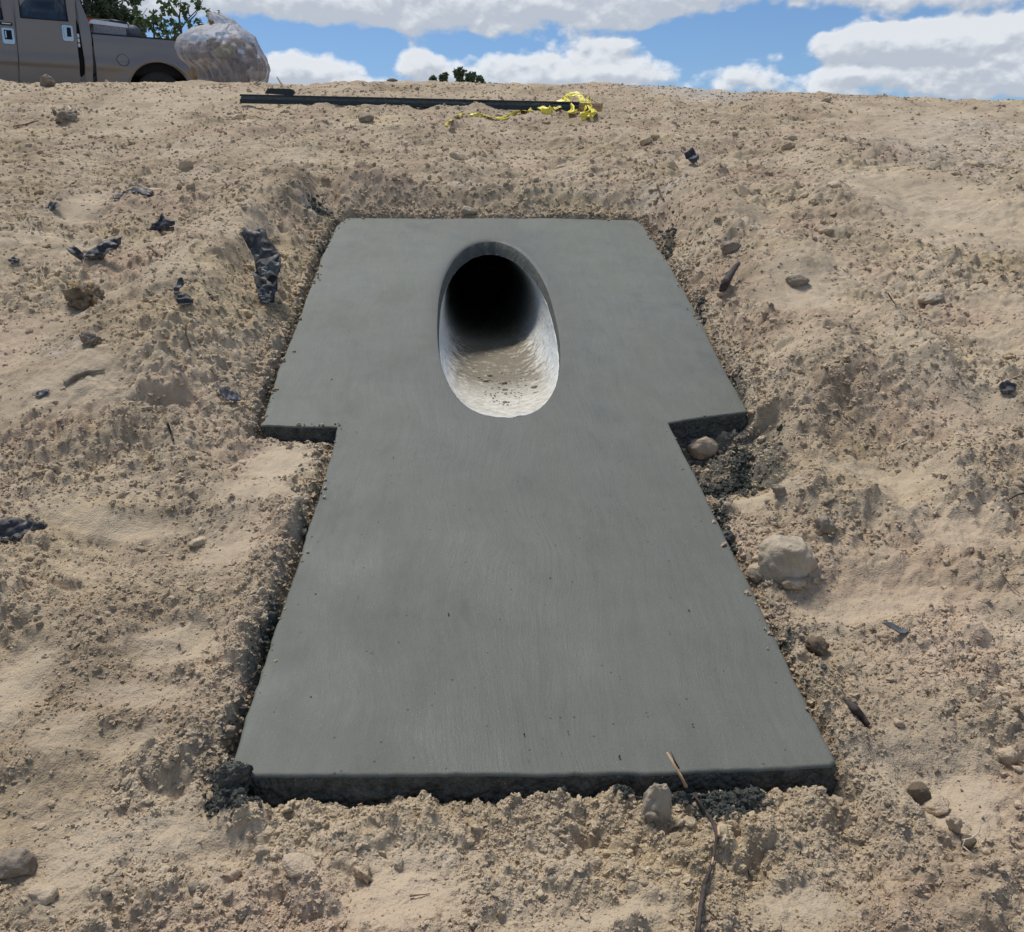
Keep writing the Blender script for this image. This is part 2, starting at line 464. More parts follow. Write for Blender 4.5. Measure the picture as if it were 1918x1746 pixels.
def ico(sub):
    if sub not in _ico:
        bm = bmesh.new(); bmesh.ops.create_icosphere(bm, subdivisions=sub, radius=1)
        _ico[sub] = (np.array([v.co[:] for v in bm.verts]), [tuple(v.index for v in f.verts) for f in bm.faces]); bm.free()
    return _ico[sub]
def rock_verts(sub, size, seed, rough=.35, facet=.35, freq=1.3):
    """lumpy, partly faceted stone; size = (sx, sy, sz) half sizes"""
    V, Fc = ico(sub); rs = np.random.RandomState(seed)
    V = V.copy()
    off = Vector(rs.rand(3)*50)
    pl = rs.normal(size=(9, 3)); pl /= np.linalg.norm(pl, axis=1)[:, None]; dd = .62 + .3*rs.rand(9)
    for i in range(len(V)):
        v = V[i]; r = 1.0
        p = Vector(v)*freq + off
        r += rough*mnoise.fractal(p, 1.0, 2.0, 4)
        q = v*r
        for n_, d_ in zip(pl, dd):
            e = float(q@n_) - d_
            if e > 0: q = q - n_*e*facet*2.2 if facet*2.2 < 1 else q - n_*e
        V[i] = q
    if sub >= 3:
        for i in range(len(V)):
            V[i] *= 1 + .05*mnoise.fractal(Vector(V[i])*5 + off, 1.0, 2.0, 3)
    return V*np.array(size), Fc

# ------------------------------------------------------------------ materials
def material(name, build):
    m = bpy.data.materials.new(name); m.use_nodes = True
    t = m.node_tree; b = t.nodes['Principled BSDF']
    g = ng(t); g.b = b
    tc = g.new('ShaderNodeTexCoord'); g.obj = tc.outputs['Object']
    geo = g.new('ShaderNodeNewGeometry'); g.pos = geo.outputs['Position']; g.ptness = geo.outputs['Pointiness']
    g.uv = tc.outputs['UV']
    oi = g.new('ShaderNodeObjectInfo'); g.rand = oi.outputs['Random']
    def A(n):
        a = g.new('ShaderNodeAttribute', attribute_name=n); return a.outputs['Fac']
    g.A = A
    build(g)
    return m
def sets(g, color=None, rough=None, metal=None, normal=None, spec=None, **kw):
    b = g.b
    if color is not None: g.put(b.inputs['Base Color'], color)
    if rough is not None: g.put(b.inputs['Roughness'], rough)
    if metal is not None: g.put(b.inputs['Metallic'], metal)
    if normal is not None: g.put(b.inputs['Normal'], normal)
    if spec is not None: g.put(b.inputs['Specular IOR Level'], spec)
    for k, v in kw.items(): g.put(b.inputs[k.replace('_', ' ')], v)

def soil_build(attrs=True, gain=1.0):
    def f(g):
        p = g.pos
        n1 = g.noise(p, 2.2, 6, .6); n2 = g.noise(p, 18, 5, .6); n3 = g.noise(p, 110, 4, .65)
        tone = g.A('tone') if attrs else g.mr(g.rand, 0, 1, .38, .75)
        t = g.m('ADD', g.m('MULTIPLY', tone, .55), g.m('MULTIPLY', n1, .25))
        t = g.m('ADD', t, g.m('MULTIPLY', n2, .35)); t = g.m('ADD', t, g.m('MULTIPLY', n3, .35))
        t = g.mr(t, .42, 1.05)
        ramp = g.new('ShaderNodeValToRGB'); g.L.new(t, ramp.inputs[0])
        e = ramp.color_ramp.elements
        e[0].position = 0; e[0].color = (.245*gain, .182*gain, .112*gain, 1)
        e[1].position = 1; e[1].color = (.585*gain, .478*gain, .340*gain, 1)
        x = e.new(.35); x.color = (.375*gain, .294*gain, .200*gain, 1)
        x = e.new(.65); x.color = (.49*gain, .395*gain, .274*gain, 1)
        c = ramp.outputs[0]
        # yellowish and pinkish patches
        hue = g.noise(g.vm('ADD', p, (7, 3, 1)), 1.6, 3, .5)
        c = g.mix(g.mr(hue, .52, .68), c, g.mix(1.0, c, (1.02, 1.0, .92, 1), 'MULTIPLY'))
        c = g.mix(g.mr(hue, .48, .34), c, g.mix(1.0, c, (1.02, .97, .98, 1), 'MULTIPLY'))
        dampn = g.noise(g.vm('ADD', p, (2, 5, 0)), .75, 5, .62)
        c = g.mix(g.mr(dampn, .50, .66, 0, .55), c, g.mix(1.0, c, (.74, .71, .68, 1), 'MULTIPLY'))
        # pale grit
        sp_ = g.vor(p, 70, 'F1'); pick = g.noise(p, 31, 2, .5)
        grit = g.m('MULTIPLY', g.m('LESS_THAN', sp_, .13), g.m('GREATER_THAN', pick, .62))
        c = g.mix(g.m('MULTIPLY', grit, .7), c, (.66, .60, .50, 1))
        if attrs:
            c = g.mix(g.m('MULTIPLY', g.A('smooth'), .55), c, (.545, .444, .314, 1))
            w = g.A('wet'); w2 = g.mr(g.m('ADD', w, g.m('MULTIPLY', g.m('SUBTRACT', n2, .5), .9)), .35, .75)
            c = g.mix(g.m('MULTIPLY', w2, .88), c, g.mix(g.mr(n3, .4, .68), (.070, .070, .056, 1), (.20, .19, .15, 1)))
            c = g.mix(g.m('MULTIPLY', g.A('chalk'), g.mr(n2, .35, .6)), c, (.50, .47, .43, 1))
        nb = g.noise(p, 240, 5, .7)
        cell = g.vor(p, 160, 'F1')
        h = g.m('ADD', g.m('MULTIPLY', nb, .6), g.m('MULTIPLY', cell, -.5))
        h = g.m('ADD', h, g.m('MULTIPLY', g.noise(p, 60, 4, .6), 1.3))
        sets(g, c, .95, 0, g.bump(h, .7, .0055), .12)
    return f
M = {}
M['soil'] = material('bare_soil', soil_build(True))
M['clod'] = material('dirt_clod', soil_build(False, 1.08))
def stone_mat(name, c1, c2, c3=None, sc=9):
    def f(g):
        n1 = g.noise(g.obj, sc, 6, .62); n2 = g.noise(g.obj, sc*6, 5, .65)
        c = g.mix(g.mr(g.m('ADD', n1, g.m('MULTIPLY', n2, .4)), .5, .95), c1+(1,), c2+(1,))
        if c3: c = g.mix(g.mr(g.noise(g.vm('ADD', g.obj, (3, 1, 2)), sc*.8, 3, .5), .56, .66), c, c3+(1,))
        h = g.m('ADD', n1, g.m('MULTIPLY', n2, .6))
        sets(g, c, .9, 0, g.bump(h, .7, .02), .2)
    return material(name, f)
M['rock_pale'] = stone_mat('pale_limestone', (.38, .30, .20), (.56, .48, .37), (.42, .33, .22))
M['rock_tan'] = stone_mat('tan_stone', (.33, .27, .19), (.46, .40, .30), (.30, .25, .16))
M['rock_pink'] = stone_mat('pinkish_stone', (.40, .30, .20), (.56, .45, .32), (.24, .15, .11), 7)
M['rock_grey'] = stone_mat('grey_brown_rock', (.18, .14, .10), (.42, .36, .28), (.42, .34, .24))
M['rock_brown'] = stone_mat('brown_crusted_rock', (.11, .08, .05), (.42, .35, .25), (.40, .24, .07), 14)
M['rock_dark'] = stone_mat('dark_brown_clod', (.10, .075, .05), (.24, .185, .13))  # darkest brown of the clods and stones
M['wet_crumb'] = stone_mat('wet_concrete_crumb', (.075, .08, .066), (.23, .235, .20), None, 20)

def slab_build(g):
    p = g.pos
    sep = g.new('ShaderNodeSeparateXYZ'); g.L.new(p, sep.inputs[0])
    st = g.vm('MULTIPLY', p, (1, .09, .09))            # trowel and broom streaks run down the slope
    wp = g.vm('ADD', p, g.vm('MULTIPLY', g.vm('SUBTRACT', g.noise(p, 1.5, 2, .5, out=1), (.5, .5, .5)), (.25, .25, 0)))
    st = g.vm('MULTIPLY', wp, (1, .09, .09))
    streak = g.noise(st, 38, 5, .6); streak2 = g.noise(st, 150, 4, .6); pat = g.noise(g.vm('MULTIPLY', wp, (1, .5, .5)), 3.2, 6, .65)
    big = g.noise(p, 1.3, 4, .5); mid = g.noise(p, 7, 5, .6); fine = g.noise(p, 210, 3, .7)
    rs = g.A('ringd')                                   # darker halo round the pipe mouth, fading outward
    k = g.m('ADD', g.m('MULTIPLY', big, .35), g.m('MULTIPLY', mid, .30))
    k = g.m('ADD', k, g.m('MULTIPLY', pat, .30))
    k = g.m('ADD', k, g.m('MULTIPLY', streak, .26)); k = g.m('ADD', k, g.m('MULTIPLY', fine, .42))
    c = g.mix(g.mr(k, .52, 1.0), (.093, .095, .078, 1), (.160, .163, .137, 1))
    c = g.mix(g.mr(sep.outputs[1], 3.2, 5.6), c, g.mix(1.0, c, (1.12, 1.15, 1.14, 1), 'MULTIPLY'))  # upper slab tinted lighter to paint in the sky sheen
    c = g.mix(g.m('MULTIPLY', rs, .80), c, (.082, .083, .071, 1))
    # light sand grains and dark pits
    v = g.vor(p, 95, 'F1'); pk = g.noise(p, 40, 2, .5)
    grain = g.m('MULTIPLY', g.m('LESS_THAN', v, .16), g.m('GREATER_THAN', pk, .58))
    c = g.mix(g.m('MULTIPLY', grain, .35), c, (.32, .32, .28, 1))
    v2 = g.vor(g.vm('ADD', p, (3.3, 1.1, .2)), 22, 'F1'); pk2 = g.noise(g.vm('ADD', p, (9, 2, 1)), 9, 2, .5)
    pit = g.m('MULTIPLY', g.m('LESS_THAN', v2, .075), g.m('GREATER_THAN', pk2, .46))
    c = g.mix(g.m('MULTIPLY', pit, .75), c, (.05, .052, .045, 1))
    sc_ = g.m('MULTIPLY', g.mr(g.noise(g.vm('MULTIPLY', p, (2.5, .8, .8)), 6, 6, .72), .60, .74), g.mr(g.noise(p, 1.7, 2, .5), .50, .62))
    c = g.mix(g.m('MULTIPLY', sc_, .35), c, (.24, .24, .20, 1))
    dk = g.mr(g.noise(g.vm('ADD', g.vm('MULTIPLY', p, (1.6, .7, .7)), (4, 8, 1)), 4.5, 6, .7), .58, .74)
    c = g.mix(g.m('MULTIPLY', dk, .35), c, (.07, .072, .06, 1))
    h = g.m('ADD', g.m('MULTIPLY', streak, .5), g.m('MULTIPLY', streak2, .4))
    h = g.m('ADD', h, g.m('MULTIPLY', pat, 1.2))
    h = g.m('ADD', h, g.m('MULTIPLY', fine, .5)); h = g.m('ADD', h, g.m('MULTIPLY', mid, .8))
    h = g.m('SUBTRACT', h, g.m('MULTIPLY', pit, 1.2)); h = g.m('ADD', h, g.m('MULTIPLY', grain, .5))
    sets(g, c, g.mr(pat, .35, .65, .42, .75), 0, g.bump(h, .40, .006), .22)
M['slab'] = material('fresh_concrete', slab_build)
def rough_build(g):
    p = g.pos
    n = g.noise(p, 40, 6, .65); v = g.vor(p, 75, 'F1'); n2 = g.noise(p, 9, 4, .6)
    c = g.mix(g.mr(g.m('ADD', n, g.m('MULTIPLY', n2, .3)), .5, .9), (.045, .047, .039, 1), (.15, .153, .13, 1))
    gr = g.m('MULTIPLY', g.m('LESS_THAN', g.vor(p, 120, 'F1'), .2), g.m('GREATER_THAN', g.noise(p, 50, 2, .5), .60))
    c = g.mix(gr, c, (.24, .24, .20, 1))
    sets(g, c, .55, 0, g.bump(g.m('ADD', n, g.m('MULTIPLY', v, -1.0)), .9, .02), .35)
M['rough_edge'] = material('rough_wet_concrete', rough_build)
def lip_build(g):
    p = g.pos
    n = g.noise(p, 30, 6, .6); n2 = g.noise(g.vm('MULTIPLY', p, (1, .4, .4)), 90, 4, .6)
    c = g.mix(g.mr(g.m('ADD', n, g.m('MULTIPLY', n2, .4)), .45, .9), (.078, .081, .067, 1), (.140, .144, .122, 1))
    sets(g, c, .7, 0, g.bump(g.m('ADD', n, n2), .6, .008), .3)
M['lip'] = material('trowelled_lip', lip_build)
def pipe_build(g):
    p = g.pos
    sep = g.new('ShaderNodeSeparateXYZ'); g.L.new(p, sep.inputs[0])
    rough = g.noise(p, 35, 6, .62); st = g.noise(g.vm('MULTIPLY', p, (3, 1, 3)), 9, 5, .6)
    c = g.mix(g.mr(g.m('ADD', rough, g.m('MULTIPLY', st, .6)), .5, 1.1), (.55, .56, .53, 1), (.80, .81, .77, 1))
    bott = g.A('bottom')
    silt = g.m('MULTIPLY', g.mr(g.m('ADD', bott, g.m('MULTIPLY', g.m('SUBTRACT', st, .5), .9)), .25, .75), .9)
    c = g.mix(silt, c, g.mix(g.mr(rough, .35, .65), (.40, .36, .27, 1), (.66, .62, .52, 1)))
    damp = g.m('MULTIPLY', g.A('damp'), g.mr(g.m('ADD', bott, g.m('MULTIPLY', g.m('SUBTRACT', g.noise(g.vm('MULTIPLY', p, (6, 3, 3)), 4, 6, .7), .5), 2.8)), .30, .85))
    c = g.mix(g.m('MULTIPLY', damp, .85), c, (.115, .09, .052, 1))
    c = g.mix(g.m('MULTIPLY', g.A('cut'), .8), c, (.62, .63, .60, 1))
    sets(g, c, .75, 0, g.bump(g.m('ADD', rough, st), .6, .012), .3)
M['pipe'] = material('old_pipe_concrete', pipe_build)

def simple(name, c, rough=.5, metal=0.0, var=.15, sc=20, bs=.2, bd=.004, **kw):
    def f(g):
        n = g.noise(g.obj, sc, 5, .6)
        lo = tuple(x*(1-var) for x in c)+(1,); hi = tuple(min(1, x*(1+var)) for x in c)+(1,)
        sets(g, g.mix(g.mr(n, .35, .65), lo, hi), rough, metal, g.bump(n, bs, bd), **kw)
    return material(name, f)
def plastic_build(base, dust):
    def f(g):
        n = g.noise(g.obj, 26, 5, .6); n2 = g.noise(g.obj, 70, 4, .6)
        c = g.mix(g.mr(n, .50, .72, 0, dust), base+(1,), (.30, .26, .20, 1))
        c = g.mix(g.mr(n2, .66, .76, 0, .5), c, (.42, .40, .36, 1))
        sets(g, c, g.mr(n, .3, .7, .45, .7), 0, g.bump(n, .3, .004), .3)
    return f
M['plastic'] = material('black_plastic_film', plastic_build((.034, .036, .041), .50))
M['plastic_blue'] = material('dusty_blue_black_plastic', plastic_build((.045, .052, .064), .55))
M['plastic_clear'] = material('smoky_plastic_film', plastic_build((.10, .11, .11), .5))
M['tan_strip'] = simple('tan_paper', (.55, .42, .27), .8)
M['wood_dark'] = simple('dark_bark', (.055, .04, .033), .8, var=.5, sc=60)
M['wood_tan'] = simple('split_tan_wood', (.50, .34, .19), .75, var=.3, sc=40)
M['wood_pale'] = simple('pale_dry_stem', (.58, .50, .38), .8)
M['root'] = simple('brown_root', (.20, .14, .09), .85, var=.35, sc=30)
M['rail'] = simple('dark_green_black_steel', (.022, .032, .034), .42, .3, var=.3)
M['rail_face'] = simple('blue_grey_steel_face', (.085, .11, .125), .40, .5, var=.3)
def tape_build(g):
    sep = g.new('ShaderNodeSeparateXYZ'); g.L.new(g.uv, sep.inputs[0])
    u = g.m('ADD', sep.outputs[0], g.m('MULTIPLY', sep.outputs[1], .22))
    s = g.m('GREATER_THAN', g.m('FRACT', g.m('MULTIPLY', u, 5.0)), .60)
    inn = g.m('MULTIPLY', g.m('GREATER_THAN', sep.outputs[1], .18), g.m('LESS_THAN', sep.outputs[1], .82))
    on = g.m('MULTIPLY', g.m('MULTIPLY', s, inn), g.m('GREATER_THAN', g.m('FRACT', g.m('MULTIPLY', u, .9)), .50))
    n = g.noise(g.obj, 30, 4, .6)
    c = g.mix(on, g.mix(g.mr(n, .4, .7), (.86, .72, .02, 1), (.74, .64, .12, 1)), (.02, .02, .02, 1))
    sets(g, c, .4, 0, g.bump(n, .2, .004), .4)
M['tape'] = material('yellow_warning_tape', tape_build)
def paint_build(g):
    n = g.noise(g.obj, 2.0, 5, .6); d = g.noise(g.obj, 14, 6, .65)
    sep = g.new('ShaderNodeSeparateXYZ'); g.L.new(g.obj, sep.inputs[0])
    dust = g.m('MULTIPLY', g.mr(sep.outputs[2], 1.25, .55), g.mr(g.m('ADD', n, g.m('MULTIPLY', d, .5)), .45, 1.0))
    c = g.mix(g.m('MULTIPLY', dust, .28), (.245, .225, .203, 1), (.28, .25, .21, 1))
    sets(g, c, g.m('ADD', .36, g.m('MULTIPLY', dust, .35)), g.m('SUBTRACT', .40, g.m('MULTIPLY', dust, .3)), None, .5, Coat_Weight=.35, Coat_Roughness=.12)
M['paint'] = material('bronze_grey_paint', paint_build)
M['trim'] = simple('black_rubber_trim', (.012, .012, .014), .55)
M['tyre'] = simple('tyre_rubber', (.03, .03, .03), .85)
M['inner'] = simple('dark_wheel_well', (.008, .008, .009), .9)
M['chrome'] = simple('chrome', (.58, .58, .58), .22, 1.0, var=.03, bs=.02)
M['silver'] = simple('silver_wheel', (.5, .5, .5), .35, .8)
M['red'] = simple('red_plastic', (.50, .03, .025), .45)
M['grey_kit'] = simple('grey_metal_kit', (.16, .17, .19), .55, .3)
M['headlamp'] = simple('lamp_lens', (.7, .7, .72), .1)
M['tail'] = simple('red_lens', (.35, .01, .01), .2)
def diamond_build(g):
    v = g.obj
    a = g.m('SINE', g.m('MULTIPLY', g.m('ADD', g.new('ShaderNodeSeparateXYZ').outputs[0], 0), 1))
    sep = g.new('ShaderNodeSeparateXYZ'); g.L.new(v, sep.inputs[0])
    s1 = g.m('SINE', g.m('MULTIPLY', g.m('ADD', sep.outputs[0], sep.outputs[2]), 130)); s2 = g.m('SINE', g.m('MULTIPLY', g.m('SUBTRACT', sep.outputs[0], sep.outputs[2]), 130))
    h = g.m('MULTIPLY', s1, s2)
    sets(g, g.mix(g.mr(h, -.2, .6), (.44, .46, .49, 1), (.80, .82, .85, 1)), .38, .55, g.bump(h, .9, .01), .5)
M['diamond'] = material('diamond_plate_aluminium', diamond_build)
M['alu'] = simple('brushed_aluminium', (.70, .71, .74), .38, .5, var=.08)
def glass_build(g):
    n = g.noise(g.obj, 3, 3, .5)
    sets(g, g.mix(g.mr(n, .4, .7), (.010, .016, .024, 1), (.03, .05, .062, 1)), .06, 0, None, .8)
M['glass'] = material('tinted_window_glass', glass_build)
def leaf_mat(name, c, c2):
    def f(g):
        n = g.noise(g.pos, 5, 3, .6); r = g.vor(g.pos, 9, 'F1', 1)
        cc = g.mix(g.mr(n, .35, .65), c+(1,), c2+(1,))
        sets(g, cc, .6, 0, None, .3)
        tr = g.new('ShaderNodeBsdfTranslucent'); g.L.new(cc, tr.inputs[0])
        mx = g.new('ShaderNodeMixShader'); mx.inputs[0].default_value = .25
        out = [x for x in g.N if x.type == 'OUTPUT_MATERIAL'][0]
        g.L.new(g.b.outputs[0], mx.inputs[1]); g.L.new(tr.outputs[0], mx.inputs[2]); g.L.new(mx.outputs[0], out.inputs[0])
    return material(name, f)
M['leaf_dark'] = leaf_mat('dark_foliage', (.035, .060, .035), (.085, .125, .07))
M['leaf_mid'] = leaf_mat('sapling_leaves', (.040, .080, .030), (.11, .16, .065))
M['leaf_far'] = leaf_mat('far_foliage', (.08, .13, .07), (.16, .21, .12))
M['bark'] = simple('tree_bark', (.09, .07, .06), .9, var=.3)
def bag_build(g):
    n = g.noise(g.obj, 7, 5, .6); v = g.noise(g.vm('MULTIPLY', g.obj, (1, 1, .35)), 16, 4, .6)
    sets(g, (.58, .56, .56, 1), .5, 0, g.bump(g.m('ADD', n, v), .5, .03), .5)
    tr = g.new('ShaderNodeBsdfTransparent'); tr.inputs[0].default_value = (.80, .78, .78, 1)
    tl = g.new('ShaderNodeBsdfTranslucent'); tl.inputs[0].default_value = (.6, .6, .62, 1)
    m1 = g.new('ShaderNodeMixShader'); m1.inputs[0].default_value = .35
    g.L.new(g.b.outputs[0], m1.inputs[1]); g.L.new(tl.outputs[0], m1.inputs[2])
    lw = g.new('ShaderNodeLayerWeight'); lw.inputs[0].default_value = .45
    fac = g.mr(g.m('ADD', g.m('MULTIPLY', lw.outputs['Facing'], .65), g.m('MULTIPLY', v, .55)), .15, .85, .22, .74)
    mx = g.new('ShaderNodeMixShader'); g.L.new(fac, mx.inputs[0])
    out = [x for x in g.N if x.type == 'OUTPUT_MATERIAL'][0]
    g.L.new(tr.outputs[0], mx.inputs[1]); g.L.new(m1.outputs[0], mx.inputs[2]); g.L.new(mx.outputs[0], out.inputs[0])
M['bag'] = material('clear_trash_bag_film', bag_build)
M['card'] = simple('brown_cardboard', (.30, .21, .13), .8)
M['paper'] = simple('pale_crumpled_paper', (.55, .47, .40), .8)
M['yellow_card'] = simple('yellow_printed_card', (.42, .36, .10), .7, var=.4)
M['dark_waste'] = simple('dark_waste', (.07, .06, .055), .8)

# ------------------------------------------------------------------ ground
def build_ground():
    a = np.linspace(-.64, .70, 1020)
    ext = .66*1.10**np.arange(1, 80)
    A = np.concatenate([-ext[::-1], a, ext+.04])
    beta = lambda py: np.arctan((py-CY)/F) + PITCH + TH
    py = np.concatenate([np.linspace(1850, 720, 590), np.linspace(720, 400, 300)[1:], np.linspace(400, 118, 480)[1:]])
    h = 1.62
    dd = h/np.tan(beta(py)); Y = dd*math.cos(TH) + h*math.sin(TH)*0
    Y = Y[Y < 17.0]
    # finer rows over the rounding crest
    Y = np.concatenate([Y[Y < 12.5], np.linspace(12.5, 18, 100)])
    back = np.array([-400, -120, -40, -15, -6, -3, -2, -1.3, -.8, -.4, 0, .3, .5, .7, .85, .95])
    back = back[back < Y[0]-.05]
    front = 18*1.11**np.arange(1, 52)
    Y = np.concatenate([back, Y, front])
    W = np.maximum(Y, .55) + .35
    X = A[None, :]*W[:, None]; YY = np.repeat(Y[:, None], len(A), 1)
    xs, ys = X.ravel(), YY.ravel()
    z, cr, tone, wet, sm = terrain(xs, ys)
    V = np.stack([xs, ys, z], -1)
    nR, nC = X.shape
    idx = np.arange(nR*nC).reshape(nR, nC)
    Fq = np.stack([idx[:-1, :-1], idx[:-1, 1:], idx[1:, 1:], idx[1:, :-1]], -1).reshape(-1, 4)
    d = sdist(xs.astype(f32), ys.astype(f32))
    deep = (d < -.07)
    keep = ~(deep[Fq].all(1))
    Fq = Fq[keep]
    o = bigmesh('ground', V, Fq, M['soil'])
    attr(o, 'tone', tone); attr(o, 'wet', wet); attr(o, 'smooth', sm)
    chalk = px_blobs(xs.astype(f32), ys.astype(f32), [(1240, 172, 60, 9, .8), (1340, 184, 70, 12, .9), (1420, 176, 60, 8, .4), (1780, 300, 140, 40, .35), (1850, 250, 120, 30, .35), (860, 375, 26, 10, .8), (600, 412, 30, 12, .7), (130, 715, 40, 12, .5), (1240, 400, 40, 8, .4)])
    attr(o, 'chalk', np.clip(chalk, 0, 1))
    return tag(o, kind='structure')
ground = build_ground()

# ------------------------------------------------------------------ pipe mouth geometry
PB = on_slope(933, 784); PTL = on_slope(820, 640); PTR = on_slope(1048, 640)
PR = float(PTR[0]-PTL[0])/2*1.0
PXC = float(PTR[0]+PTL[0])/2
yb = float(PB[1]); 
DIP = math.tan(R_(1.6))
OFFT = .080
SQ = .74                                    # the lower half of the old pipe is a little squashed
def rim(psi, jag=0.0):
    s = math.sin(psi)
    if s < 0: s = -(-s)**SQ
    off = OFFT*((1+s)/2)**.8 + .004
    zc0 = yb*TT + PR*1.0
    y = (zc0 + DIP*yb + PR*s + off + jag)/(TT+DIP)
    co = math.cos(psi)
    if s < 0: co = math.copysign(abs(co)**SQ, co)
    return (PXC + PR*co, y, zc0 - DIP*(y-yb) + PR*s)

def build_slab():
    # outline resampled
    n = len(OUT); pts = []
    rs = np.random.RandomState(4)
    for i in range(n):
        a, b = OUT[i], OUT[(i+1) % n]; L = np.linalg.norm(b-a); k = max(1, int(L/.022))
        for j in range(k): pts.append(a + (b-a)*j/k)
    P = np.array(pts); N = len(P)
    jx = 0.005*gnoise(P[:, 0]*4, P[:, 1]*4, 5) + .002*gnoise(P[:, 0]*14, P[:, 1]*14, 5) + .0028*gnoise(P[:, 0]*40, P[:, 1]*40, 6)
    c = np.array([PXC, (rim(math.pi/2)[1] + rim(-math.pi/2)[1])/2])
    tang = np.roll(P, -1, 0) - np.roll(P, 1, 0); nrm = np.stack([tang[:, 1], -tang[:, 0]], -1); nrm /= np.linalg.norm(nrm, axis=1)[:, None]
    # make sure normals point outward
    area = .5*np.sum(P[:, 0]*np.roll(P[:, 1], -1) - np.roll(P[:, 0], -1)*P[:, 1])
    if area < 0: nrm = -nrm
    P = P + nrm*jx[:, None]
    # smoothed normals for offsetting at corners
    ns = nrm.copy()
    for _ in range(2): ns = (np.roll(ns, 1, 0) + ns*2 + np.roll(ns, -1, 0)); ns /= np.linalg.norm(ns, axis=1)[:, None]
    Ly = (rim(math.pi/2)[1]-rim(-math.pi/2)[1])/2
    psi = np.arctan2((P[:, 1]-c[1])/Ly, (P[:, 0]-c[0])/PR)
    ring, lipd = [], []
    for q in psi:
        x, y, z = rim(q); s = math.sin(q); co = math.cos(q)
        u = (1+s)/2
        ring.append((PXC + (x-PXC)*(PR + .004 + .014*u)/PR, y + .025*max(0, s)**1.3 + (-.003)*max(0, -s), 0))
    ring = np.array(ring)[:, :2]
    rows = []; T = 60
    IN = .009                              # rounded arris width
    Pin = P - ns*IN
    V, att = [], []
    def topz(x, y, edge=0.0):
        z = y*TT
        z += .006*gnoise(x/.9, y/.9, 12) + .0022*gnoise(x/.25, y/.25, 13)
        return z
    for t in np.linspace(0, 1, T):
        w = t**1.25
        q = ring*(1-w) + Pin*w
        z = topz(q[:, 0], q[:, 1])
        dist = np.linalg.norm((q-ring), axis=1)
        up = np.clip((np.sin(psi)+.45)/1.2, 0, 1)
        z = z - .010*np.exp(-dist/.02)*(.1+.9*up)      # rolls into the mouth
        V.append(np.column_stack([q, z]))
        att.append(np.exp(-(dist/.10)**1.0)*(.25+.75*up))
    for k in range(1, 5):                   # arris
        an = k/4*math.pi/2
        q = Pin + ns*IN*math.sin(an)
        z = topz(Pin[:, 0], Pin[:, 1]) - IN*(1-math.cos(an))
        V.append(np.column_stack([q, z])); att.append(np.zeros(N))
    Rn = len(V); V = np.concatenate(V); idx = np.arange(Rn*N).reshape(Rn, N)
    i2 = np.roll(idx, -1, 1)
    Fq = np.stack([idx[:-1], i2[:-1], i2[1:], idx[1:]], -1).reshape(-1, 4)
    if area > 0: Fq = Fq
    else: Fq = Fq[:, ::-1]
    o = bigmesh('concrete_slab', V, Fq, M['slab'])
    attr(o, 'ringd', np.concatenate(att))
    tag(o, 'smooth grey freshly poured concrete slab around the pipe mouth on the dirt slope', 'concrete slab')
    # rough sides
    base = np.column_stack([P, topz(Pin[:, 0], Pin[:, 1]) - IN])
    S = []
    K = 16
    s_arc = np.concatenate([[0], np.cumsum(np.linalg.norm(np.diff(P, axis=0), axis=1))])
    for k in range(K+1):
        dz = .17*k/K
        r1 = gnoise(s_arc/.030, np.full(N, dz/.028), 15); r2 = gnoise(s_arc/.011, np.full(N, dz/.010), 16)
        slump = .030*np.clip(gnoise(s_arc/.22, np.full(N, 3.3), 17)+.1, 0, 1)*(k/K)
        o_ = (.009*r1 + .004*r2)*min(1, k/2) - .003*(1 if 1 < k else 0) + slump + .012*(k/K)
        S.append(base + np.column_stack([ns*o_[:, None], np.full(N, -dz)]))
    S = np.concatenate(S); idx = np.arange((K+1)*N).reshape(K+1, N); i2 = np.roll(idx, -1, 1)
    Fq = np.stack([idx[:-1], i2[:-1], i2[1:], idx[1:]], -1).reshape(-1, 4)
    if area < 0: Fq = Fq[:, ::-1]
    e = bigmesh('rough_side', S, Fq, M['rough_edge']); e.parent = o
    e['label'] = 'dark rough wet side of the slab'
    # lip face between slab surface and pipe rim
    K = 7; Lp = []
    for k in range(K+1):
        w = k/K
        row = []
        for j in range(N):
            x, y, z = rim(psi[j], .012*mnoise.noise(Vector((psi[j]*9, 2, 3))) + .006*mnoise.noise(Vector((psi[j]*30, 2, 3))))
            x2 = PXC + (x-PXC)*(PR+.001)/PR
            a_ = np.array([ring[j][0], ring[j][1], float(V[j][2])]); b_ = np.array([x2, y-.004, z])
            # concave hand-worked hollow
            q = a_*(1-w) + b_*w
            q[2] += .012*math.sin(math.pi*w)*max(0, math.sin(psi[j]))
            q[2] += .0025*mnoise.noise(Vector(q*45)) 
            row.append(q)
        Lp.append(row)
    Lp = np.concatenate([np.array(r) for r in Lp]); idx = np.arange((K+1)*N).reshape(K+1, N); i2 = np.roll(idx, -1, 1)
    Fq = np.stack([idx[1:], i2[1:], i2[:-1], idx[:-1]], -1).reshape(-1, 4)
    l = bigmesh('mouth_collar', Lp, Fq, M['lip']); l.parent = o
    l['label'] = 'hand worked concrete collar around the pipe mouth'
    return o
slab = build_slab()

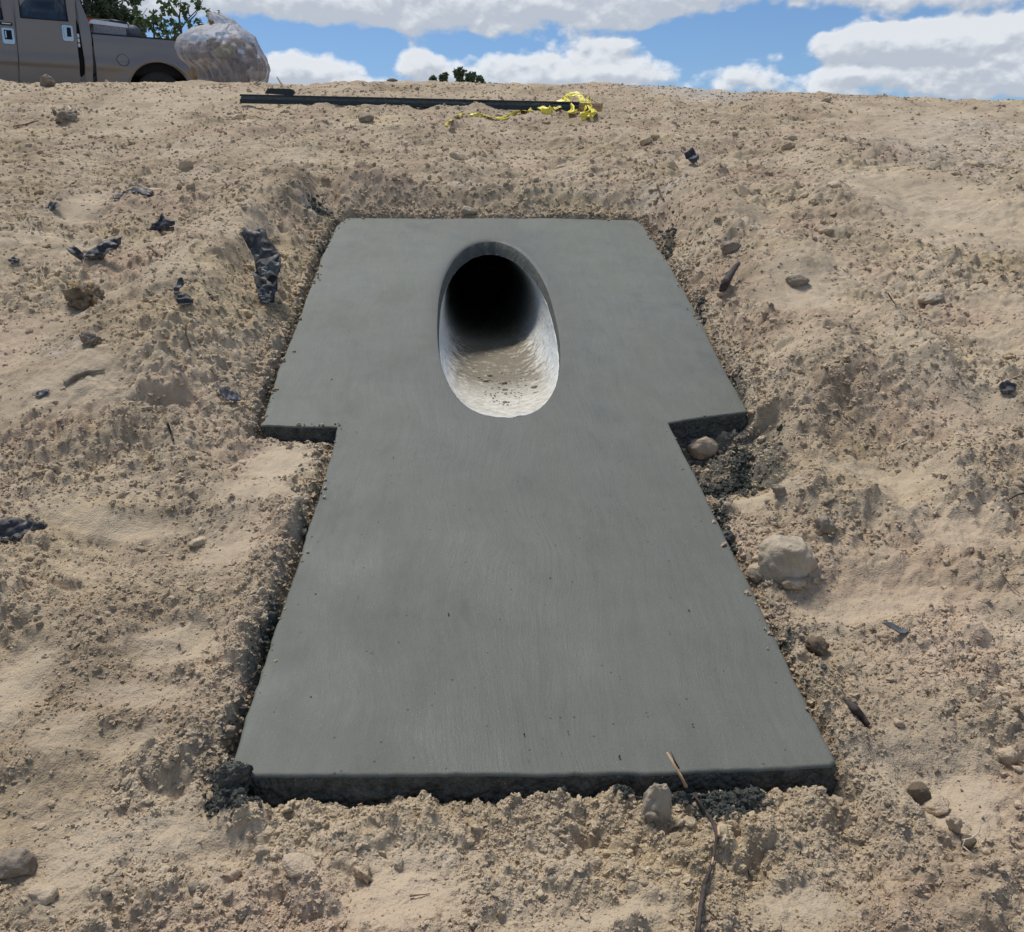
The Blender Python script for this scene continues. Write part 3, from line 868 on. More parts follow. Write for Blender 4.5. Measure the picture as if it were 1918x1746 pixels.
def build_pipe():
    N = 160
    psi = [2*math.pi*k/N for k in range(N)]
    V, bot, damp, cut = [], [], [], []
    # rings: outer wall, rim, inner wall
    for k, (dr, dy) in enumerate([(.05, .13), (.004, .0), (0, .02), (0, .05), (0, .10)] + [(0, .10+.11*i) for i in range(1, 64)]):
        for q in psi:
            jag = .012*mnoise.noise(Vector((q*9, 2, 3))) + .006*mnoise.noise(Vector((q*30, 2, 3))) + .003*mnoise.noise(Vector((q*14, 8, 3)))
            x, y, z = rim(q, jag)
            y2 = y+dy; z2 = z - DIP*dy
            # rings further in straighten to plain circles
            wob = .004*mnoise.noise(Vector((math.cos(q)*6, math.sin(q)*6, y2*4)))
            R2 = PR+dr+wob*(1 if dr == 0 else 0)
            x = PXC + (x-PXC)*R2/PR; z2 += (R2-PR)*math.sin(q)
            V.append((x, y2, z2))
            s = -math.sin(q)
            bot.append(max(0, (s-.35)/.65)); cut.append(1.0 if dy <= .03 else 0.0)
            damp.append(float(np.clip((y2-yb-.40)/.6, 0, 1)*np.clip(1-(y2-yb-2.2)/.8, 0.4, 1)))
    R = len(V)//N; idx = np.arange(R*N).reshape(R, N); i2 = np.roll(idx, -1, 1)
    Fq = np.stack([idx[1:], i2[1:], i2[:-1], idx[:-1]], -1).reshape(-1, 4)
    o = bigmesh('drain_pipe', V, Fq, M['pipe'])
    attr(o, 'bottom', bot); attr(o, 'damp', damp); attr(o, 'cut', cut)
    tag(o, 'pale concrete drain pipe running back into the slope through the slab', 'drain pipe')
    # added end cap closes the far end so the pipe stays dark
    yE = yb+6.6
    vs_ = [(PXC + (PR+.03)*math.cos(q), yE, yb*TT+PR-DIP*(yE-yb)+(PR+.03)*math.sin(q)) for q in psi]
    vs_ = vs_ + [(v[0], v[1]+.3, v[2]) for v in vs_]
    fs = [tuple(range(N))] + [(i, N+i, N+(i+1) % N, (i+1) % N) for i in range(N)]
    obj('far_end_cap', vs_, fs, M['rock_dark'], o)
    # silt and grit lying along the invert
    rs = random.Random(5); P = []
    for i in range(110):
        y = yb + .28 + abs(rs.gauss(0, .55)); q = -math.pi/2 + rs.gauss(.05, .22 if y < yb+1 else .3)
        s = rs.choice([.002, .003, .004, .005]) if i > 6 else rs.uniform(.008, .016)
        z = yb*TT + PR - DIP*(y-yb) + PR*math.sin(q)
        if y*TT - z < .01: continue
        v, f = rock_verts(1, (s*1.3, s, s*.7), i); P.append((v + np.array([PXC+PR*math.cos(q), y, z+s*.2]), f))
    v, f = join(P)
    g_ = obj('grit', v, f, M['rock_grey'], o); g_['kind'] = 'stuff'
    return o
pipe = build_pipe()
NSL = Vector((0, -math.sin(TH), math.cos(TH)))
def depth_of(p): 
    q = Vector(p) - Vector((0, 0, CAMZ))
    f = Vector((sy_*cp, cy_*cp, -sp)); return q.dot(f)
# sample of fine ground heights, batched
def zfine(xs, ys): return terrain(np.array(xs, f32), np.array(ys, f32), True)

# ------------------------------------------------------------------ crumbs (uncountable)
def crumb_tree(name, mat, nvar=5):
    t = bpy.data.node_groups.new(name, 'GeometryNodeTree')
    t.interface.new_socket('Geometry', in_out='INPUT', socket_type='NodeSocketGeometry')
    t.interface.new_socket('Geometry', in_out='OUTPUT', socket_type='NodeSocketGeometry')
    N, L = t.nodes, t.links
    gi = N.new('NodeGroupInput'); go = N.new('NodeGroupOutput')
    g2i = N.new('GeometryNodeGeometryToInstance')
    for i in range(nvar):
        ic = N.new('GeometryNodeMeshIcoSphere'); ic.inputs['Subdivisions'].default_value = 3 if i < 2 else 2
        ic.inputs['Radius'].default_value = 1
        pos = N.new('GeometryNodeInputPosition')
        ad = N.new('ShaderNodeVectorMath'); ad.operation = 'ADD'; ad.inputs[1].default_value = (i*7.3, i*3.1, i)
        nz = N.new('ShaderNodeTexNoise'); nz.inputs['Scale'].default_value = 1.15 + .2*i; nz.inputs['Detail'].default_value = 4; nz.inputs['Roughness'].default_value = .62
        mr = N.new('ShaderNodeMapRange'); mr.inputs[1].default_value = .3; mr.inputs[2].default_value = .7; mr.inputs[3].default_value = .42; mr.inputs[4].default_value = 1.25
        vo = N.new('ShaderNodeTexVoronoi'); vo.inputs['Scale'].default_value = 1.4
        m2 = N.new('ShaderNodeMath'); m2.operation = 'MULTIPLY_ADD'; m2.inputs[1].default_value = -.45
        sc = N.new('ShaderNodeVectorMath'); sc.operation = 'SCALE'
        spn = N.new('GeometryNodeSetPosition')
        L.new(pos.outputs[0], ad.inputs[0]); L.new(ad.outputs[0], nz.inputs['Vector']); L.new(ad.outputs[0], vo.inputs['Vector'])
        L.new(nz.outputs[0], mr.inputs[0]); L.new(vo.outputs[0], m2.inputs[0]); L.new(mr.outputs[0], m2.inputs[2])
        L.new(pos.outputs[0], sc.inputs[0]); L.new(m2.outputs[0], sc.inputs['Scale'])
        L.new(ic.outputs[0], spn.inputs[0]); L.new(sc.outputs[0], spn.inputs['Position'])
        ss = N.new('GeometryNodeSetShadeSmooth'); ss.inputs['Shade Smooth'].default_value = i < 2
        L.new(spn.outputs[0], ss.inputs[0])
        sm = N.new('GeometryNodeSetMaterial'); sm.inputs['Material'].default_value = mat
        L.new(ss.outputs[0], sm.inputs[0]); L.new(sm.outputs[0], g2i.inputs[0])
    iop = N.new('GeometryNodeInstanceOnPoints'); iop.inputs['Pick Instance'].default_value = True
    def A(n, dt):
        a = N.new('GeometryNodeInputNamedAttribute'); a.data_type = dt; a.inputs['Name'].default_value = n; return a.outputs[0]
    L.new(gi.outputs[0], iop.inputs['Points']); L.new(g2i.outputs[0], iop.inputs['Instance'])
    L.new(A('kindno', 'INT'), iop.inputs['Instance Index'])
    er = N.new('FunctionNodeEulerToRotation'); L.new(A('rot', 'FLOAT_VECTOR'), er.inputs[0])
    L.new(er.outputs[0], iop.inputs['Rotation']); L.new(A('scl', 'FLOAT_VECTOR'), iop.inputs['Scale'])
    L.new(iop.outputs[0], go.inputs[0])
    return t
def scatter(name, label, P, size, mat, seed, flat=.7):
    rs = np.random.RandomState(seed); n = len(P)
    me = bpy.data.meshes.new(name); me.vertices.add(n); me.vertices.foreach_set('co', np.ascontiguousarray(P, f32).ravel())
    def va(nm, arr, ty):
        a = me.attributes.new(nm, ty, 'POINT')
        a.data.foreach_set('vector' if ty == 'FLOAT_VECTOR' else 'value', np.ascontiguousarray(arr).ravel())
    sc = size[:, None]*np.stack([.8+.6*rs.rand(n), .7+.4*rs.rand(n), flat*(.7+.5*rs.rand(n))], -1)
    va('scl', sc.astype(f32), 'FLOAT_VECTOR')
    va('rot', np.stack([rs.normal(0, .5, n), rs.normal(0, .5, n), rs.rand(n)*6.28], -1).astype(f32), 'FLOAT_VECTOR')
    va('kindno', rs.randint(0, 5, n).astype(np.int32), 'INT')
    me.materials.append(mat)
    o = bpy.data.objects.new(name, me); col.objects.link(o)
    md = o.modifiers.new('scatter', 'NODES'); md.node_group = crumb_tree(name+'_nodes', mat)
    tag(o, label, None, None, 'stuff')
    return o
def build_crumbs():
    rs = np.random.RandomState(11)
    n = 230000
    px = rs.uniform(-260, 2180, n); py = 158 + (1830-158)*rs.rand(n)**1.12
    p = on_slope(px, py); x, y = p[:, 0], p[:, 1]
    far = rs.rand(n) < .02
    z, cr, tone, wet, sm = zfine(x, y)
    d = sdist(x.astype(f32), y.astype(f32))
    dep = np.hypot(y, 1.6)
    size = .0040*(dep/2)**.80*np.exp(rs.normal(0, .52, n))
    size = np.clip(size, .0022, .045)
    clump = gnoise(x.astype(f32)/.22, y.astype(f32)/.22, 301)*.9 + gnoise(x.astype(f32)/.6, y.astype(f32)/.6, 302)*.7
    prob = np.clip(cr*1.05 - .12 + .55*clump + .30*sstep(y, 4.5, 8), .02, 1)*np.clip(1-sm*.9, 0, 1)
    prob = np.where(size < .006, np.clip(prob+.06, 0, 1), prob)
    keep = (rs.rand(n) < prob) & (d > .012) & (y < crest_y(x)+1.5) & (y > .7)
    x, y, z, size = x[keep], y[keep], z[keep], size[keep]
    P = np.stack([x, y, z - size*.22], -1)
    scatter('soil_crumbs', 'loose crumbs of tan soil strewn over the slope', P, size, M['clod'], 12)
    # spill along the cut banks
    n = 34000
    i = rs.randint(0, len(OUT), n); t = rs.rand(n)[:, None]
    L = np.linalg.norm(np.roll(OUT, -1, 0)-OUT, axis=1); i = rs.choice(len(OUT), n, p=L/L.sum())
    q = OUT[i]*(1-t) + OUT[(i+1) % len(OUT)]*t
    dd = rs.exponential(.085, n) + .004
    an = rs.rand(n)*6.28
    q = q + np.stack([np.cos(an), np.sin(an)], -1)*dd[:, None]
    d = sdist(q[:, 0].astype(f32), q[:, 1].astype(f32))
    z, cr, tone, wet, sm = zfine(q[:, 0], q[:, 1])
    size = np.clip(.0048*(q[:, 1]/2)**.5*np.exp(rs.normal(0, .5, n)), .0025, .024)
    onto = (d < 0) & (d > -.05) & (rs.rand(n) < .05*np.exp(d/.018)*3*np.clip(gnoise(q[:, 0].astype(f32)/.25, q[:, 1].astype(f32)/.25, 66)+.35, 0, 1)) & (q[:, 1] > yB0+.15)
    z = np.where(onto, q[:, 1]*TT + size*.3, z)
    k = ((d > .004+size*.8) & (sm < .6)) | onto
    P = np.column_stack([q, z])[k]; size = size[k]; d = d[k]; wet = wet[k]
    w = (d > 0) & (rs.rand(len(P)) < np.clip(wet*.8, 0, .5)*(gnoise(P[:, 0].astype(f32)/.3, P[:, 1].astype(f32)/.3, 77) > .0))
    scatter('bank_crumbs', 'loose soil crumbs lying along the banks beside the slab', P[~w], size[~w], M['clod'], 13)
    # spilled wet concrete grains
    W = [P[w]]; S = [size[w]]
    for (cx, cy, rx, ry, m, s) in [(1362, 1480, 52, 22, 1500, .0055), (1290, 1470, 40, 12, 500, .005), (430, 1470, 34, 30, 1100, .007), (438, 1442, 22, 14, 350, .008), (1350, 985, 16, 50, 500, .008),
                                   (1362, 1020, 18, 20, 250, .010), (1340, 850, 60, 22, 800, .008), (1300, 870, 30, 20, 300, .007), (1390, 830, 22, 40, 500, .008), (512, 1160, 12, 34, 260, .007), (500, 1190, 12, 20, 120, .008),
                                   (1250, 462, 14, 30, 150, .012), (1310, 585, 12, 20, 60, .010), (600, 408, 30, 10, 120, .012), (1180, 1470, 22, 8, 120, .005)]:
        a = rs.normal(0, .5, m)*rx + cx; b = rs.normal(0, .5, m)*ry + cy
        p = on_slope(a, b); zz = zfine(p[:, 0], p[:, 1])[0]; dq = sdist(p[:, 0].astype(f32), p[:, 1].astype(f32))
        kk = dq > .006
        sz = s*np.exp(rs.normal(0, .4, m))
        hump = np.exp(-((a-cx)/rx)**2 - ((b-cy)/ry)**2)*s*2.2*rs.rand(m)
        W.append(np.column_stack([p[:, :2], zz+hump])[kk]); S.append(sz[kk])
    scatter('wet_concrete_crumbs', 'dark wet concrete crumbs spilled round the slab edges', np.concatenate(W), np.concatenate(S), M['wet_crumb'], 14, .9)
    # white and pale chips
    n = 900
    px = rs.uniform(-100, 2000, n); py = 165 + 1600*rs.rand(n)**1.1
    p = on_slope(px, py); zz = zfine(p[:, 0], p[:, 1])[0]; dq = sdist(p[:, 0].astype(f32), p[:, 1].astype(f32))
    kk = (dq > .03) & (p[:, 1] < 13.5); sz = np.clip(.0032*(p[:, 1]/2)**.55*np.exp(rs.normal(0, .4, n)), .002, .014)
    scatter('pale_stone_chips', 'tiny pale stone chips scattered through the soil', np.column_stack([p[:, :2], zz+sz*.3])[kk], sz[kk], M['rock_pale'], 15)
build_crumbs()

def slab_bits():
    rs = np.random.RandomState(9); n = 260
    px = rs.uniform(480, 1500, n); py = rs.uniform(420, 1440, n)
    p = on_slope(px, py); d = sdist(p[:, 0].astype(f32), p[:, 1].astype(f32))
    el = ((px-933)/135)**2 + ((py-620)/190)**2
    k = (d < -.03) & (el > 1)
    k &= rs.rand(n) < np.clip(.15 + .5*np.exp(d/.12) , 0, 1)
    q = p[k]; sz = np.clip(.0020*(q[:, 1]/2)**.6*np.exp(rs.normal(0, .4, len(q))), .0012, .006)
    scatter('grit_on_slab', 'dark grit specks lying on the wet slab', np.column_stack([q[:, :2], q[:, 1]*TT + .002]), sz, M['wet_crumb'], 19)
slab_bits()

# ------------------------------------------------------------------ countable clods
def clod_label(px, py, rp):
    size = 'tiny' if rp < 6 else 'small' if rp < 8 else 'medium' if rp < 11 else 'large'
    if py < 300: where = 'on the upper slope left of the rail' if px < 450 else 'on the slope just below the steel rail' if px < 1130 else 'on the upper slope right of the warning tape'
    elif py < 420 and 560 < px < 1260: where = 'behind the top edge of the slab'
    elif py < 800: where = 'at the far left above the notches' if px < 200 else 'between the black plastic scraps and the slab' if px < 900 else 'on the bank against the right wing of the slab' if px < 1560 else 'on the far right slope beside the slab wing'
    elif py < 1150: where = 'left of the slab below its left wing' if px < 330 else 'on the bank left of the narrow slab' if px < 900 else 'around the pale boulder' if px < 1620 else 'on the smooth soil right of the pale boulder'
    elif py < 1450: where = 'in the left foreground beside the slab' if px < 900 else 'on the bank right of the slab front corner' if px < 1660 else 'by the right picture edge beside the slab front'
    else: where = 'in the lower left corner foreground' if px < 420 else 'below the left half of the slab front' if px < 1000 else 'around the long dark root' if px < 1420 else 'in the lower right foreground'
    return '%s tan dirt clod %s' % (size, where), 'loose dirt clods ' + where
def build_clods():
    rs = np.random.RandomState(21)
    protos = []
    for i in range(12):
        v, f = rock_verts(3, (1, .80+.1*(i % 3), .58+.05*(i % 4)), 400+i, .42, .3 if i % 2 else .1, 1.5)
        me = bpy.data.meshes.new('dirt_clod'); me.from_pydata([tuple(q) for q in v], [], f)
        me.polygons.foreach_set('use_smooth', [True]*len(me.polygons)); me.materials.append(M['clod']); me.update(); protos.append(me)
    n = 0; tries = 0
    pts = []
    px = rs.uniform(-10, 1925, 9000); py = 200 + 1540*rs.rand(9000)**1.0
    p = on_slope(px, py); z, cr, tone, wet, sm = zfine(p[:, 0], p[:, 1]); d = sdist(p[:, 0].astype(f32), p[:, 1].astype(f32))
    fam = {}
    for i in range(9000):
        if n >= 270: break
        if sm[i] > .4 and rs.rand() < .9: continue
        if rs.rand() > cr[i]: continue
        dep = math.hypot(p[i, 1], 1.6)
        r = dep/F*rs.choice([6, 7, 8, 9, 11, 14, 18], p=[.24, .22, .18, .15, .12, .06, .03])*.8
        if d[i] < r*1.3 + .01: continue
        if len(fam.get(clod_label(px[i], py[i], r*F/dep)[0], ())) >= 5: continue
        o = bpy.data.objects.new('dirt_clod', protos[n % 12]); col.objects.link(o)
        o.location = (p[i, 0], p[i, 1], z[i] + r*.05); o.scale = (r*1.15, r, r)
        o.rotation_euler = (rs.normal(0, .35)-TH*0, rs.normal(0, .35), rs.rand()*6.28)
        lab, grp = clod_label(px[i], py[i], r*F/dep)
        tag(o, lab, 'dirt clod', grp); fam.setdefault(lab, []).append((px[i], py[i], o))
        n += 1
    for lab, mem in fam.items():
        words = lab.split(' ', 1)
        def mark(lst, w):
            if lst: lst[0][2]['label'] = w + ' ' + lab; mem.remove(lst[0])
        if len(mem) == 1: continue
        if len(mem) in (2, 3):
            mem.sort(key=lambda q: q[0]); names = ['left-hand', 'right-hand'] if len(mem) == 2 else ['leftmost', 'middle', 'rightmost']
            for q, w in zip(mem, names): q[2]['label'] = w + ' ' + lab
            continue
        mark(sorted(mem, key=lambda q: q[0]), 'leftmost'); mark(sorted(mem, key=lambda q: -q[0]), 'rightmost')
        mark(sorted(mem, key=lambda q: -q[1]), 'lowest'); mark(sorted(mem, key=lambda q: q[1]), 'highest')
        if len(mem) == 1: mem[0][2]['label'] = 'central ' + lab
        for q in mem if len(mem) > 1 else []: q[2]['label'] = 'inner ' + lab
build_clods()

# ------------------------------------------------------------------ particular rocks and clods
def rock(name, label, cat, px, py, rx, ry, mat, seed, dy=.9, sink=.25, sub=4, rough=.4, facet=.3, freq=1.2, rot=0, mesh_only=False):
    b = ground_at(px, py + ry*(1-sink*1.2)); dep = depth_of(b)
    hx, hz = rx*dep/F, ry*dep/F*1.05
    v, f = rock_verts(sub, (1, 1, 1), seed, rough, facet, freq)
    v = v/np.abs(v).max(0)
    v = v*np.array([hx, hx*dy, hz])
    c, s = math.cos(rot), math.sin(rot)
    v = np.stack([v[:, 0]*c - v[:, 2]*s, v[:, 1], v[:, 0]*s + v[:, 2]*c], -1)
    cen = b + Vector((0, hx*dy*.45, hz*(1-sink*2)+.0))
    v = v + np.array(cen)
    o = obj(name, v, f, M[mat], origin=tuple(b))
    return tag(o, label, cat)
rock('boulder', 'round grey brown boulder on the crest in front of the truck doors', 'boulder', 84, 152, 17, 14, 'rock_grey', 31)
rc = rock('root_clump', 'jagged clump of soil and pale roots sticking up on the upper left slope', 'root clump', 121, 219, 22, 13, 'rock_grey', 32, rough=.6)
for k, (a, b, c2, m) in enumerate([((104, 215), (100, 206), (97, 201), 'root'), ((116, 215), (118, 206), (120, 200), 'root'), ((126, 213), (133, 205), (128, 199), 'wood_pale'), ((136, 215), (142, 209), (141, 204), 'root'), ((118, 222), (130, 212), (139, 212), 'wood_pale')]):
    base = ground_at(121, 225); dd = depth_of(base)-.04
    pts = [Vector(at_depth(q[0], q[1], dd + .02*i)) for i, q in enumerate((a, b, c2))]
    v, f = tube(pts, [.022, .016, .007], 7); obj('root', v, f, M[m], rc)
rock('layered_clod', 'large brown crusted clod with a rounded stone core on the left slope', 'dirt clod', 157, 556, 42, 36, 'rock_brown', 33, rough=.75, freq=2.2, sub=5)
rock('stone_core', 'round ochre stone set in the front of the layered clod', 'stone', 158, 567, 18, 16, 'rock_brown', 133, dy=1.7, rough=.25, sink=.1)
rock('dark_clod', 'dark shaggy clod below the large layered clod', 'dirt clod', 166, 635, 19, 17, 'rock_grey', 34, rough=.65, freq=2)
rock('stone', 'pinkish tan stone resting in the notch right of the slab', 'stone', 1318, 843, 31, 25, 'rock_pink', 35, sink=.08, rough=.3, dy=.85)
rock('pale_boulder', 'big pale limestone boulder half buried right of the slab', 'boulder', 1476, 1046, 60, 58, 'rock_pale', 238, sink=.40, rough=.20, facet=.44, dy=.8, freq=.9, sub=5)
rock('long_stone', 'tall tan stone with a dark grey spot leaning at the front edge of the slab', 'stone', 1230, 1504, 29, 50, 'rock_tan', 37, sink=.30, rough=.35, dy=.7, freq=1.3, sub=5, rot=-.12)
rock('grey_patch_stone', 'small dark grey stone stuck to the foot of the tall tan stone', 'stone', 1219, 1531, 14, 12, 'rock_grey', 137, dy=.8, sink=.1, sub=3)
rock('grey_rock', 'flat grey rock at the left picture edge near the bottom', 'rock', 20, 1624, 38, 27, 'rock_grey', 38, sink=.3)
rock('brown_clod_pair', 'smooth brown clod below the flat grey rock', 'dirt clod', 70, 1682, 34, 20, 'clod', 39, sink=.5)
rock('hollow_clod', 'dark brown upright clod right of the slab front corner', 'dirt clod', 1724, 1488, 26, 24, 'rock_dark', 40, sink=.25, rough=.3, rot=-.5)
rock('flat_clod', 'flat pointed clod just below the dark upright clod', 'dirt clod', 1752, 1514, 32, 12, 'clod', 41, sink=.2, rough=.3, rot=.2)
rock('brown_stone', 'small round brown stone beside the dry white stems', 'stone', 1814, 1580, 15, 14, 'rock_dark', 42, sink=.2, rough=.2)
rock('finger_clod', 'long finger shaped clod above the dry white stems', 'dirt clod', 1790, 1545, 16, 22, 'clod', 43, sink=.2, rot=.5)
rock('edge_clod', 'blocky tan clod near the right picture edge beside the slab front', 'dirt clod', 1892, 1418, 21, 18, 'clod', 44, sink=.25, rough=.3)
rock('bank_clod', 'upright brown clod on the bank right of the lower slab edge', 'dirt clod', 1532, 1215, 24, 20, 'rock_dark', 45, sink=.25, rot=-.6)
rock('sausage_clod', 'sausage shaped clod on the soil left of centre below the slab', 'dirt clod', 556, 1630, 36, 13, 'clod', 46, sink=.25, rough=.22, rot=-.35)
rock('barrel_clod', 'small barrel shaped clod in the lower left foreground', 'dirt clod', 363, 1664, 14, 11, 'rock_grey', 47, sink=.2, rough=.2, rot=-.5)
rock('pale_front_stone', 'pale flat stone lying against the front face of the slab', 'stone', 876, 1477, 17, 7, 'rock_pale', 48, sink=.15, sub=3)
rock('green_grey_stone', 'grey green pebble under the pale flat stone', 'pebble', 867, 1491, 10, 9, 'rock_grey', 49, sink=.2, sub=3)
rock('front_clod', 'rounded tan clod against the slab front right of the pale flat stone', 'dirt clod', 918, 1482, 18, 15, 'clod', 50, sink=.2)
rock('square_clod', 'square edged tan clod on the right slope behind the slab corner', 'dirt clod', 1495, 527, 24, 13, 'rock_grey', 51, sink=.25)
rock('bank_boulder', 'dark clod on the steep bank right of the slab top', 'dirt clod', 1370, 463, 20, 14, 'rock_grey', 52)
rock('log_clod', 'long pale mottled clod lying aslant on the right slope', 'dirt clod', 1745, 560, 32, 11, 'rock_pale', 53, sink=.3, rot=.35)
rock('small_boulder', 'grey brown clod under the big pale boulder', 'dirt clod', 1420, 1075, 22, 20, 'clod', 54, sink=.2)
rock('small_boulder', 'pointed clod in front of the big pale boulder', 'dirt clod', 1488, 1095, 24, 14, 'clod', 55, sink=.2)
rock('right_clod', 'dark lump on the bank right of the slab notch', 'dirt clod', 1545, 985, 20, 22, 'rock_grey', 56, sink=.25, rough=.5)
rock('notch_clod', 'small peaked clod right of the notch', 'dirt clod', 1460, 920, 14, 12, 'rock_grey', 57, sink=.2)
rock('far_clod', 'pale clod sitting on the skyline right of the far trees', 'dirt clod', 1026, 152, 9, 4, 'rock_pale', 58, sub=3)
rock('skyline_clump', 'dark ragged clump on the skyline left of the far trees', 'dirt clod', 733, 150, 12, 4, 'rock_grey', 59, sub=3, rough=.6)
rock('crusted_stone', 'grey stone and white root mass high on the slope below the steel rail', 'stone', 686, 222, 15, 9, 'rock_grey', 60, sub=3)
rock('concrete_lump', 'pale broken concrete lump behind the top edge of the slab', 'concrete lump', 878, 398, 17, 10, 'rock_pale', 61, sub=3, rough=.5)
rock('concrete_lump', 'dark lump of rough concrete at the lower left corner of the slab', 'concrete lump', 436, 1457, 36, 34, 'rough_edge', 62, sink=.15, rough=.55, freq=2.2)
rock('slurry_lump', 'dark grey concrete lump beside the slab left edge halfway down', 'concrete lump', 508, 1158, 12, 16, 'wet_crumb', 63, sub=3, rough=.5)
rock('slurry_lump', 'black concrete lump right of the slab just above the pale boulder', 'concrete lump', 1364, 1012, 15, 20, 'rough_edge', 64, sub=3, rough=.6)

# ------------------------------------------------------------------ torn plastic
def fold(p, rs_, amp, n=5, f=9):
    s = 0
    for (d, ph, k) in rs_:
        t = p.dot(d)*f*k + ph + .8*mnoise.noise(p*4)
        s += abs((t % 1) - .5)*2/k
    return (s/len(rs_) - .5)*amp
def sheet(name, label, cat, poly, mat, tilt=20, amp=.03, seed=1, lift=.006, parent=None, freq=6, base=None, sub=4):
    rnd = random.Random(seed)
    low = max(poly, key=lambda q: q[1])
    B = Vector(base) if base is not None else ground_at(*low)
    B = B + NSL*lift
    ta = R_(tilt); n = (NSL*math.cos(ta) + Vector((0, -1, 0))*math.sin(ta)).normalized()
    C = Vector((0, 0, CAMZ)); pts = []
    for q in poly:
        r = Vector(ray(*q)); t = (B-C).dot(n)/r.dot(n); pts.append(C + r*t)
    bm = bmesh.new()
    vs_ = [bm.verts.new(p) for p in pts]; bm.faces.new(vs_)
    bmesh.ops.triangulate(bm, faces=bm.faces[:])
    size = max((a-b).length for a in pts for b in pts); tgt = size/14
    for _ in range(6):
        e = [x for x in bm.edges if x.calc_length() > tgt]
        if not e: break
        bmesh.ops.subdivide_edges(bm, edges=e, cuts=1, use_grid_fill=False)
        bmesh.ops.triangulate(bm, faces=bm.faces[:])
    bmesh.ops.beautify_fill(bm, faces=bm.faces[:], edges=[e for e in bm.edges if not e.is_boundary])
    for _ in range(2): bmesh.ops.smooth_vert(bm, verts=[v for v in bm.verts if not v.is_boundary], factor=.5, use_axis_x=True, use_axis_y=True, use_axis_z=True)
    # folds
    freq *= .62
    a1 = n.cross(Vector((1, 0, 0))).normalized(); a2 = n.cross(a1)
    rs_ = []
    for k in range(4):
        w = rnd.random()*math.pi; rs_.append((a1*math.cos(w)+a2*math.sin(w), rnd.random(), 1+.9*k))
    ff = freq/size/2
    zs = zfine([v.co.x for v in bm.verts], [v.co.y for v in bm.verts])[0]
    for v, zg in zip(bm.verts, zs):
        q = v.co.copy()
        v.co = q + n*(fold(q, rs_, amp, f=ff) + amp*.35*mnoise.noise(q*(3/size)) + amp*.3)
        if v.co.z < zg + .004: v.co.z = float(zg) + .004 + .003*rnd.random()
    bm.normal_update()
    V = [v.co[:] for v in bm.verts]; Fc = [tuple(v.index for v in f.verts) for f in bm.faces]
    bm.verts.index_update(); Fc = [tuple(v.index for v in f.verts) for f in bm.faces]
    bm.free()
    o = obj(name, V, Fc, M[mat], parent, origin=None if parent else tuple(B), smooth=True)
    try: o.data.set_sharp_from_angle(angle=R_(28))
    except Exception: pass
    sd = o.modifiers.new('thickness', 'SOLIDIFY'); sd.thickness = .0025; sd.offset = 0
    if not parent: tag(o, label, cat)
    return o
p1 = sheet('plastic_scrap', 'grey black plastic strip with a tan torn end lying highest on the left slope', 'plastic scrap',
      [(211, 368), (224, 361), (240, 354), (258, 351), (275, 354), (287, 357), (284, 368), (270, 369), (262, 364), (254, 362), (240, 368), (226, 371), (216, 377)], 'plastic', 35, .05, 1)
sheet('torn_end', None, None, [(268, 352), (284, 353), (300, 353), (308, 356), (296, 357), (287, 358), (280, 355)], 'tan_strip', 35, .02, 2, parent=p1, base=ground_at(287, 364)+Vector((0, 0, .03)))
p2 = sheet('plastic_scrap', 'upright pointed scrap of black plastic folded like a tent on the left slope', 'plastic scrap',
      [(275, 432), (287, 418), (298, 408), (304, 397), (308, 407), (313, 413), (328, 414), (328, 421), (317, 427), (326, 424), (325, 432), (312, 435), (300, 437), (294, 432), (286, 431)], 'plastic', 60, .09, 3, freq=5)
p3 = sheet('plastic_scrap', 'long curled black plastic strip with a rounded left end on the left slope', 'plastic scrap',
      [(126, 470), (131, 465), (141, 464), (150, 468), (157, 475), (170, 464), (190, 455), (212, 447), (230, 446), (226, 456), (216, 468), (204, 476), (193, 484), (172, 487), (160, 483), (148, 482), (135, 479)], 'plastic', 40, .09, 4, freq=7)
p4 = sheet('plastic_sheet', 'large crumpled black plastic sheet hanging down the bank left of the slab top', 'plastic sheet',
      [(452, 440), (462, 437), (478, 443), (486, 436), (496, 440), (505, 455), (518, 468), (526, 480), (526, 498), (520, 512), (520, 530), (520, 545), (512, 560), (500, 570), (488, 562), (483, 548), (478, 530), (474, 515), (477, 498), (475, 480), (468, 465), (460, 452)], 'plastic', 30, .16, 5, lift=.02, freq=8)
sheet('smoky_flap', None, None, [(482, 506), (500, 497), (514, 492), (527, 493), (526, 505), (516, 516), (500, 521), (486, 514)], 'plastic_clear', 30, .06, 6, lift=.07, parent=p4, base=ground_at(500, 560)+Vector((0, -.02, .05)))
sheet('silvery_tail', None, None, [(484, 540), (496, 538), (508, 545), (512, 558), (502, 570), (490, 568), (484, 556)], 'plastic_blue', 34, .06, 7, lift=.05, parent=p4, base=ground_at(500, 572)+Vector((0, -.02, .03)))
sheet('plastic_scrap', 'small oval black scrap in the middle of the left slope', 'plastic scrap', [(329, 563), (336, 553), (350, 551), (362, 560), (360, 568), (348, 573), (336, 571)], 'plastic', 25, .04, 8, freq=3)
sheet('plastic_scrap', 'small blue black lump of plastic just above the oval scrap', 'plastic scrap', [(325, 546), (327, 534), (334, 525), (344, 525), (346, 534), (340, 542), (332, 552), (326, 552)], 'plastic_blue', 40, .06, 9, freq=4)
sheet('plastic_scrap', 'dusty blue plastic scrap beside the left wing of the slab', 'plastic scrap', [(411, 731), (420, 727), (434, 731), (450, 741), (451, 752), (441, 755), (428, 752), (414, 741)], 'plastic_blue', 22, .04, 10)
